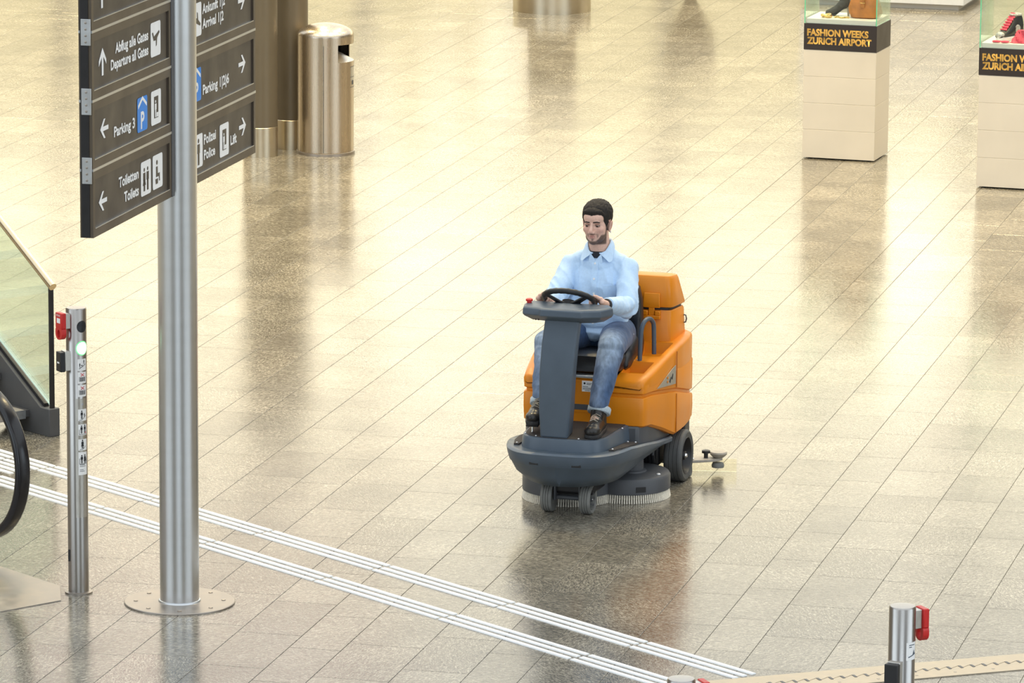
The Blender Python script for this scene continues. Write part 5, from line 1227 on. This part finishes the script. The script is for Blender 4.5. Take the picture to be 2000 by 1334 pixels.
# --- eyes, brows
for s in (-1, 1):
    ey = MB().sphere(hp(s*0.030, -0.0725, -0.001), (0.0125, 0.0115, 0.0108), 20, 14, hrot).build('eye', M['eye_white'], person)
    MB().sphere(hp(s*0.030-0.001, -0.0812, -0.0030), (0.0068, 0.0040, 0.0066), 14, 10, hrot).build('iris', M['iris'], ey)
    MB().tube([hp(s*(0.030+0.0125*math.cos(R(a))), -0.0830+0.004*abs(math.cos(R(a))), 0.0012+0.0012*math.sin(R(a))) for a in range(0, 181, 15)], 0.0013, 6).build('lash', M['hair'], ey)
    for nm_, t0_, t1_ in (('upper_eyelid', 0.02, 1.38), ('lower_eyelid', 1.98, 3.1)):
        rg = [[hp(s*0.030+0.0137*math.sin(t)*math.cos(q), -0.0725+0.0128*math.sin(t)*math.sin(q), -0.001+0.0118*math.cos(t)) for q in [2*math.pi*k/20 for k in range(20)]] for t in [t0_+(t1_-t0_)*i/6 for i in range(7)]]
        MB().loft(rg, True, True).build(nm_, M['lid'], ey)
    mb = MB(); pts = [(0.010, -0.0935, 0.0185), (0.021, -0.0945, 0.0205), (0.033, -0.0890, 0.0210), (0.044, -0.0775, 0.0160)]
    mb.tube(curve([tuple(hp(s*x, y, z)) for x, y, z in pts], 4), [0.0022+0.0014*math.sin(math.pi*min(1, (k+2)/15)) for k in range(13)], 8).build('eyebrow', M['hair'], person)
MB().tube([hp(0.0795+0.002*math.cos(R(a)), 0.000, -0.049+0.0055*math.sin(R(a))) if False else hp(0.080, 0.0045*math.cos(R(a)), -0.050+0.0055*math.sin(R(a))) for a in range(0, 360, 30)], 0.0018, 6, closed=True).build('earring', M['chrome'], person)
# --- shirt
def ridge(q): return 1-2.6*abs(noise.noise(q))
mb = MB()
mb.sphere((-0.006, 0.645, 1.150), (0.172, 0.122, 0.165), 28, 18); mb.sphere((-0.004, 0.640, 0.995), (0.166, 0.128, 0.150), 28, 18); mb.sphere((0, 0.650, 0.905), (0.172, 0.130, 0.070), 28, 18)
mb.sphere((-0.006, 0.632, 1.262), (0.105, 0.086, 0.066), 24, 16); mb.sphere((-0.105, 0.630, 1.03), (0.085, 0.10, 0.13), 20, 14); mb.capsule((-0.150, 0.642, 1.240), (0.136, 0.642, 1.240), 0.064, 0.064)
for s in (-1, 1):
    mb.capsule((-0.006+s*0.036, 0.645, 1.318), SHO[s]+Vector((-s*0.02, 0, 0.004)), 0.042, 0.056); mb.capsule((-0.006+s*0.030, 0.640, 1.285), SHO[s]+Vector((0, 0, -0.006)), 0.050, 0.056)
    mb.capsule(SHO[s], ELB[s], 0.061, 0.051); mb.capsule(ELB[s], WRI[s]+(ELB[s]-WRI[s]).normalized()*0.030, 0.050, 0.038)
    mb.sphere(ELB[s]+Vector((s*0.000, 0.015, -0.020)), (0.046, 0.052, 0.042))
mb.sphere((0.155, 0.600, 0.885), (0.045, 0.075, 0.035)); mb.sphere((-0.155, 0.600, 0.885), (0.045, 0.075, 0.035))
sh_me = remesh(mb, 'shirt', 0.0045, 5, 0.5)
bm = bmesh.new(); bm.from_mesh(sh_me); bm.normal_update()
for v in bm.verts:
    p = v.co; w = 0.0
    for s in (-1, 1):
        ax = ELB[s]-SHO[s]; t = (p-SHO[s]).dot(ax)/ax.length_squared; d1 = (p-(SHO[s]+ax*max(0, min(1, t)))).length
        ax2 = WRI[s]-ELB[s]; t2 = (p-ELB[s]).dot(ax2)/ax2.length_squared; d2 = (p-(ELB[s]+ax2*max(0, min(1, t2)))).length
        if min(d1, d2) < 0.085:
            tt_ = (t if d1 < d2 else 1+t2); near_ = math.exp(-((tt_-1.0)/0.45)**2)
            w += (0.0040+0.0110*near_)*ridge(Vector((p.x*14+p.z*10, p.y*16-p.z*6, p.z*9+p.x*8)))
    torso = smooth01(0.18-abs(p.x), 0, 0.05)
    w += torso*0.0075*ridge(Vector((p.x*9+p.z*6, p.y*5, p.z*6-p.x*6)))+0.0015*noise.noise(p*24)
    if p.z < 1.02: w += torso*0.0055*ridge(Vector((p.x*6, p.y*5, p.z*22)))*smooth01(1.02-p.z, 0, 0.06)
    v.co += v.normal*w
bm.to_mesh(sh_me); bm.free(); sh_me.materials.clear(); sh_me.materials.append(M['shirt']); sh_me.shade_smooth()
shirt = put('shirt', sh_me, person, False)
# collar: two flaps round the neck, stand, placket, buttons, pocket
def collar_pt(a, r, z, dy=0.0): return Vector((-0.006+r*math.sin(a), 0.628-r*1.0*math.cos(a)+dy, z))
for s in (-1, 1):
    mb = MB(); rings = []
    for k in range(15):
        t = k/14; a = s*R(180-166*t)
        zt_ = 1.400-0.062*smooth01(t, 0.30, 1.0); rt_ = 0.064+0.006*t; zb_2 = zt_-0.032-0.012*smooth01(t, 0.55, 1.0); rb_2 = 0.084+0.026*smooth01(t, 0.5, 1.0)
        a2 = a+s*R(30)*smooth01(t, 0.6, 1.0)
        p0, p1 = collar_pt(a, rt_, zt_), collar_pt(a2, rb_2, zb_2); n_ = Vector((math.sin(a), -math.cos(a), 0.5)).normalized()*0.003
        pm = (p0+p1)/2+n_*1.6
        rings.append([p0-n_*0.5, pm-n_*0.4, p1-n_*0.5, p1+n_*0.6, pm+n_*0.8, p0+n_*0.9+Vector((0, 0, 0.003))])
    mb.loft(rings).build('collar', M['shirt'], person, angle=70)
    mb = MB(); rings = []
    for k in range(13):
        t = k/12; a = s*R(180-178*t); zt_ = 1.398-0.082*smooth01(t, 0.45, 1.0)
        rings.append([collar_pt(a, 0.068, zt_), collar_pt(a, 0.082, zt_-0.050), collar_pt(a, 0.077, zt_-0.050), collar_pt(a, 0.064, zt_)])
    mb.loft(rings).build('collar_stand', M['shirt'], person, angle=70)
mb = MB().lathe([(0.072, 0), (0.066, 0.026), (0.060, 0.034), (0.054, 0.032)], (-0.006, 0.628, 1.312), 32).build('undershirt', M['tee'], person)
for s in (-1, 1):
    q_ = [Vector((-0.006+s*0.032, 0.5525, 1.340)), Vector((-0.006, 0.5460, 1.300)), Vector((-0.006, 0.5430, 1.272)), Vector((-0.006+s*0.040, 0.5500, 1.290))]
    MB().loft([q_, [p+Vector((0, 0.005, 0)) for p in q_]]).build('shirt_front', M['shirt'], person, smooth=False)
def front_of(me, x, z, y0=0.3):
    ok, co, no, _ = shirt.ray_cast(Vector((x, y0, z)), Vector((0, 1, 0))); return (co, no) if ok else (Vector((x, 0.53, z)), Vector((0, -1, 0)))
bpy.context.view_layer.update()
rings = []
for k in range(28):
    z = 1.312-0.38*k/27; row = []
    for dx in (-0.017, -0.006, 0.006, 0.017): row.append(front_of(shirt, -0.006+dx, z)[0]+Vector((0, -0.0030, 0)))
    rings.append(row)
mb = MB(); n = 4
mb.add([p for r_ in rings for p in r_]+[p+Vector((0, 0.005, 0)) for r_ in rings for p in r_], [(k*n+i, k*n+i+1, (k+1)*n+i+1, (k+1)*n+i) for k in range(27) for i in range(3)]+[(k*n+e, (k+1)*n+e, 112+(k+1)*n+e, 112+k*n+e) for k in range(27) for e in (0, 3)])
mb.build('placket', M['shirt'], person, angle=80)
for z in (1.285, 1.202, 1.120, 1.040, 0.960):
    co = front_of(shirt, -0.006, z)[0]; MB().lathe([(0.0058, 0.0), (0.0058, -0.0035), (0.0035, -0.0030), (0.001, -0.0030)], (co.x, co.y-0.0025, co.z), 12, 'y').build('button', M['sign_white'], person)
rows = []
for i in range(9):
    row = []
    for j in range(8):
        x = 0.045+0.082*j/7; z = 1.170-0.115*i/8; row.append(front_of(shirt, x, z)[0]+Vector((0, -0.0022, 0)))
    rows.append(row)
mb = MB(); mb.add([p for r_ in rows for p in r_]+[p+Vector((0, 0.004, 0)) for r_ in rows for p in r_], [(i*8+j, i*8+j+1, (i+1)*8+j+1, (i+1)*8+j) for i in range(8) for j in range(7)]+[(j, j+1, 72+j+1, 72+j) for j in range(7)]+[(64+j, 65+j, 72+65+j, 72+64+j) for j in range(7)]+[(i*8+e, (i+1)*8+e, 72+(i+1)*8+e, 72+i*8+e) for i in range(8) for e in (0, 7)])
pk_ = mb.build('chest_pocket', M['shirt'], person, angle=80)
for s in (-1, 1):
    d = (ELB[s]-WRI[s]).normalized(); c0 = WRI[s]+d*0.010
    MB().tube([c0, c0+d*0.012, c0+d*0.050, c0+d*0.060], [0.0385, 0.041, 0.0425, 0.039], 24).build('shirt_cuff', M['shirt'], person)
d = (ELB[1]-WRI[1]).normalized()
wt = MB().tube([WRI[1]-d*0.012, WRI[1]+d*0.008], [0.0330, 0.0335], 24).build('wrist_watch', M['black'], person, bevel=0.004)
# --- jeans
mb = MB(); mb.sphere((0, 0.680, 0.880), (0.165, 0.120, 0.095), 24, 16)
for s in (-1, 1):
    mb.capsule(HIP[s], KNEE[s]+Vector((0, 0.01, 0)), 0.098, 0.074, 24); mb.capsule(KNEE[s]+Vector((0, 0.006, -0.005)), ANK[s]+Vector((0, 0.008, 0.048)), 0.072, 0.052, 24); mb.sphere(KNEE[s]+Vector((0, -0.004, 0.006)), (0.072, 0.072, 0.068), 20, 14)
j_me = remesh(mb, 'jeans', 0.0045, 5, 0.5)
bm = bmesh.new(); bm.from_mesh(j_me); bm.normal_update(); wear = []
for v in bm.verts:
    p = v.co.copy(); s = 1 if p.x > 0 else -1; up_k = max(0, 1-abs(p.z-0.86)/0.10)
    kd = (p-KNEE[s]).length; knee_ = math.exp(-(kd/0.13)**2)
    w = 0.0030*noise.noise(Vector((p.x*9, p.y*14, p.z*14)))+0.0040*knee_*ridge(Vector((p.x*7, p.y*26, p.z*22)))+0.0040*ridge(Vector((p.x*16+p.z*6, p.y*8, p.z*15)))*smooth01(0.85-p.z, 0, 0.15)
    v.co += v.normal*w
    top = max(0.0, v.normal.z*0.35+max(0.0, -v.normal.y)*0.65)
    wv = 1.45*top*math.exp(-((p-(KNEE[s]+Vector((0, -0.02, 0.02)))).length/0.125)**2)+0.34*max(0, -v.normal.y)*math.exp(-(abs(p.x-(KNEE[s].lerp(ANK[s], max(0, min(1, (KNEE[s].z-p.z)/0.32)))).x)/0.032)**2)*smooth01(0.86-p.z, 0, 0.05)
    wear.append(max(0.0, min(1.0, wv+0.07*noise.noise(p*14))))
bm.to_mesh(j_me); bm.free()
wa = j_me.attributes.new('wear', 'FLOAT', 'POINT'); wa.data.foreach_set('value', wear)
j_me.materials.clear(); j_me.materials.append(M['jeans']); j_me.shade_smooth(); put('jeans', j_me, person, False)
# --- turn-ups and shoes
for s in (-1, 1):
    d = (KNEE[s]-ANK[s]).normalized(); c0 = ANK[s]+Vector((0, 0.008, -0.006))
    MB().tube([c0+d*0.002, c0, c0+d*0.004, c0+d*0.032, c0+d*0.036, c0+d*0.034], [0.052, 0.060, 0.0640, 0.0640, 0.061, 0.056], 28).build('trouser_cuff', M['cuff'], person, angle=80)
    sh = MB(); a_ = ANK[s]; tz = a_.z-0.555
    fx, fy, fz = a_.x+0.004*s, a_.y, 0.4495+tz*2.2
    toe = Vector((fx+0.010, fy-0.200, fz+0.030)); heel = Vector((fx-0.004, fy+0.030, fz+0.040))
    sh.capsule(heel, (fx, fy-0.06, fz+0.046), 0.038, 0.044); sh.capsule((fx, fy-0.06, fz+0.045), toe+Vector((0, 0.055, 0.008)), 0.044, 0.042); sh.sphere(toe+Vector((0, 0.042, 0.008)), (0.046, 0.056, 0.034)); sh.capsule((fx, fy+0.004, fz+0.05), a_+Vector((0, 0.01, 0.02)), 0.042, 0.044); sh.capsule((fx, fy-0.05, fz+0.055), a_+Vector((0, -0.012, 0.0)), 0.036, 0.040)
    so_me = remesh(sh, 'shoe', 0.0045, 4, 0.5)
    for v in so_me.vertices:
        if v.co.z < fz+0.012: v.co.z = fz+0.012
    so_me.materials.clear(); so_me.materials.append(M['shoe']); so_me.shade_smooth(); shoe = put('shoe', so_me, person, False)
    outl_ = [(fx+x, fy+y) for x, y in ((-0.038, 0.055), (0.030, 0.060), (0.042, 0.0), (0.046, -0.08), (0.056, -0.145), (0.045, -0.190), (0.012, -0.210), (-0.024, -0.195), (-0.042, -0.145), (-0.042, -0.06), (-0.044, 0.02))]
    MB().prism(outl_, fz, fz+0.022).build('sole', M['rubber'], shoe, bevel=0.005)
    for k in range(5):
        t = k/4; c0 = Vector((fx+0.003, fy-0.118+0.072*t, fz+0.088+0.026*t)); MB().tube([c0+Vector((-0.022, 0.004, -0.008)), c0+Vector((0, 0, 0.003)), c0+Vector((0.022, 0.004, -0.008))], 0.0028, 8).build('lace', M['lace'], shoe)
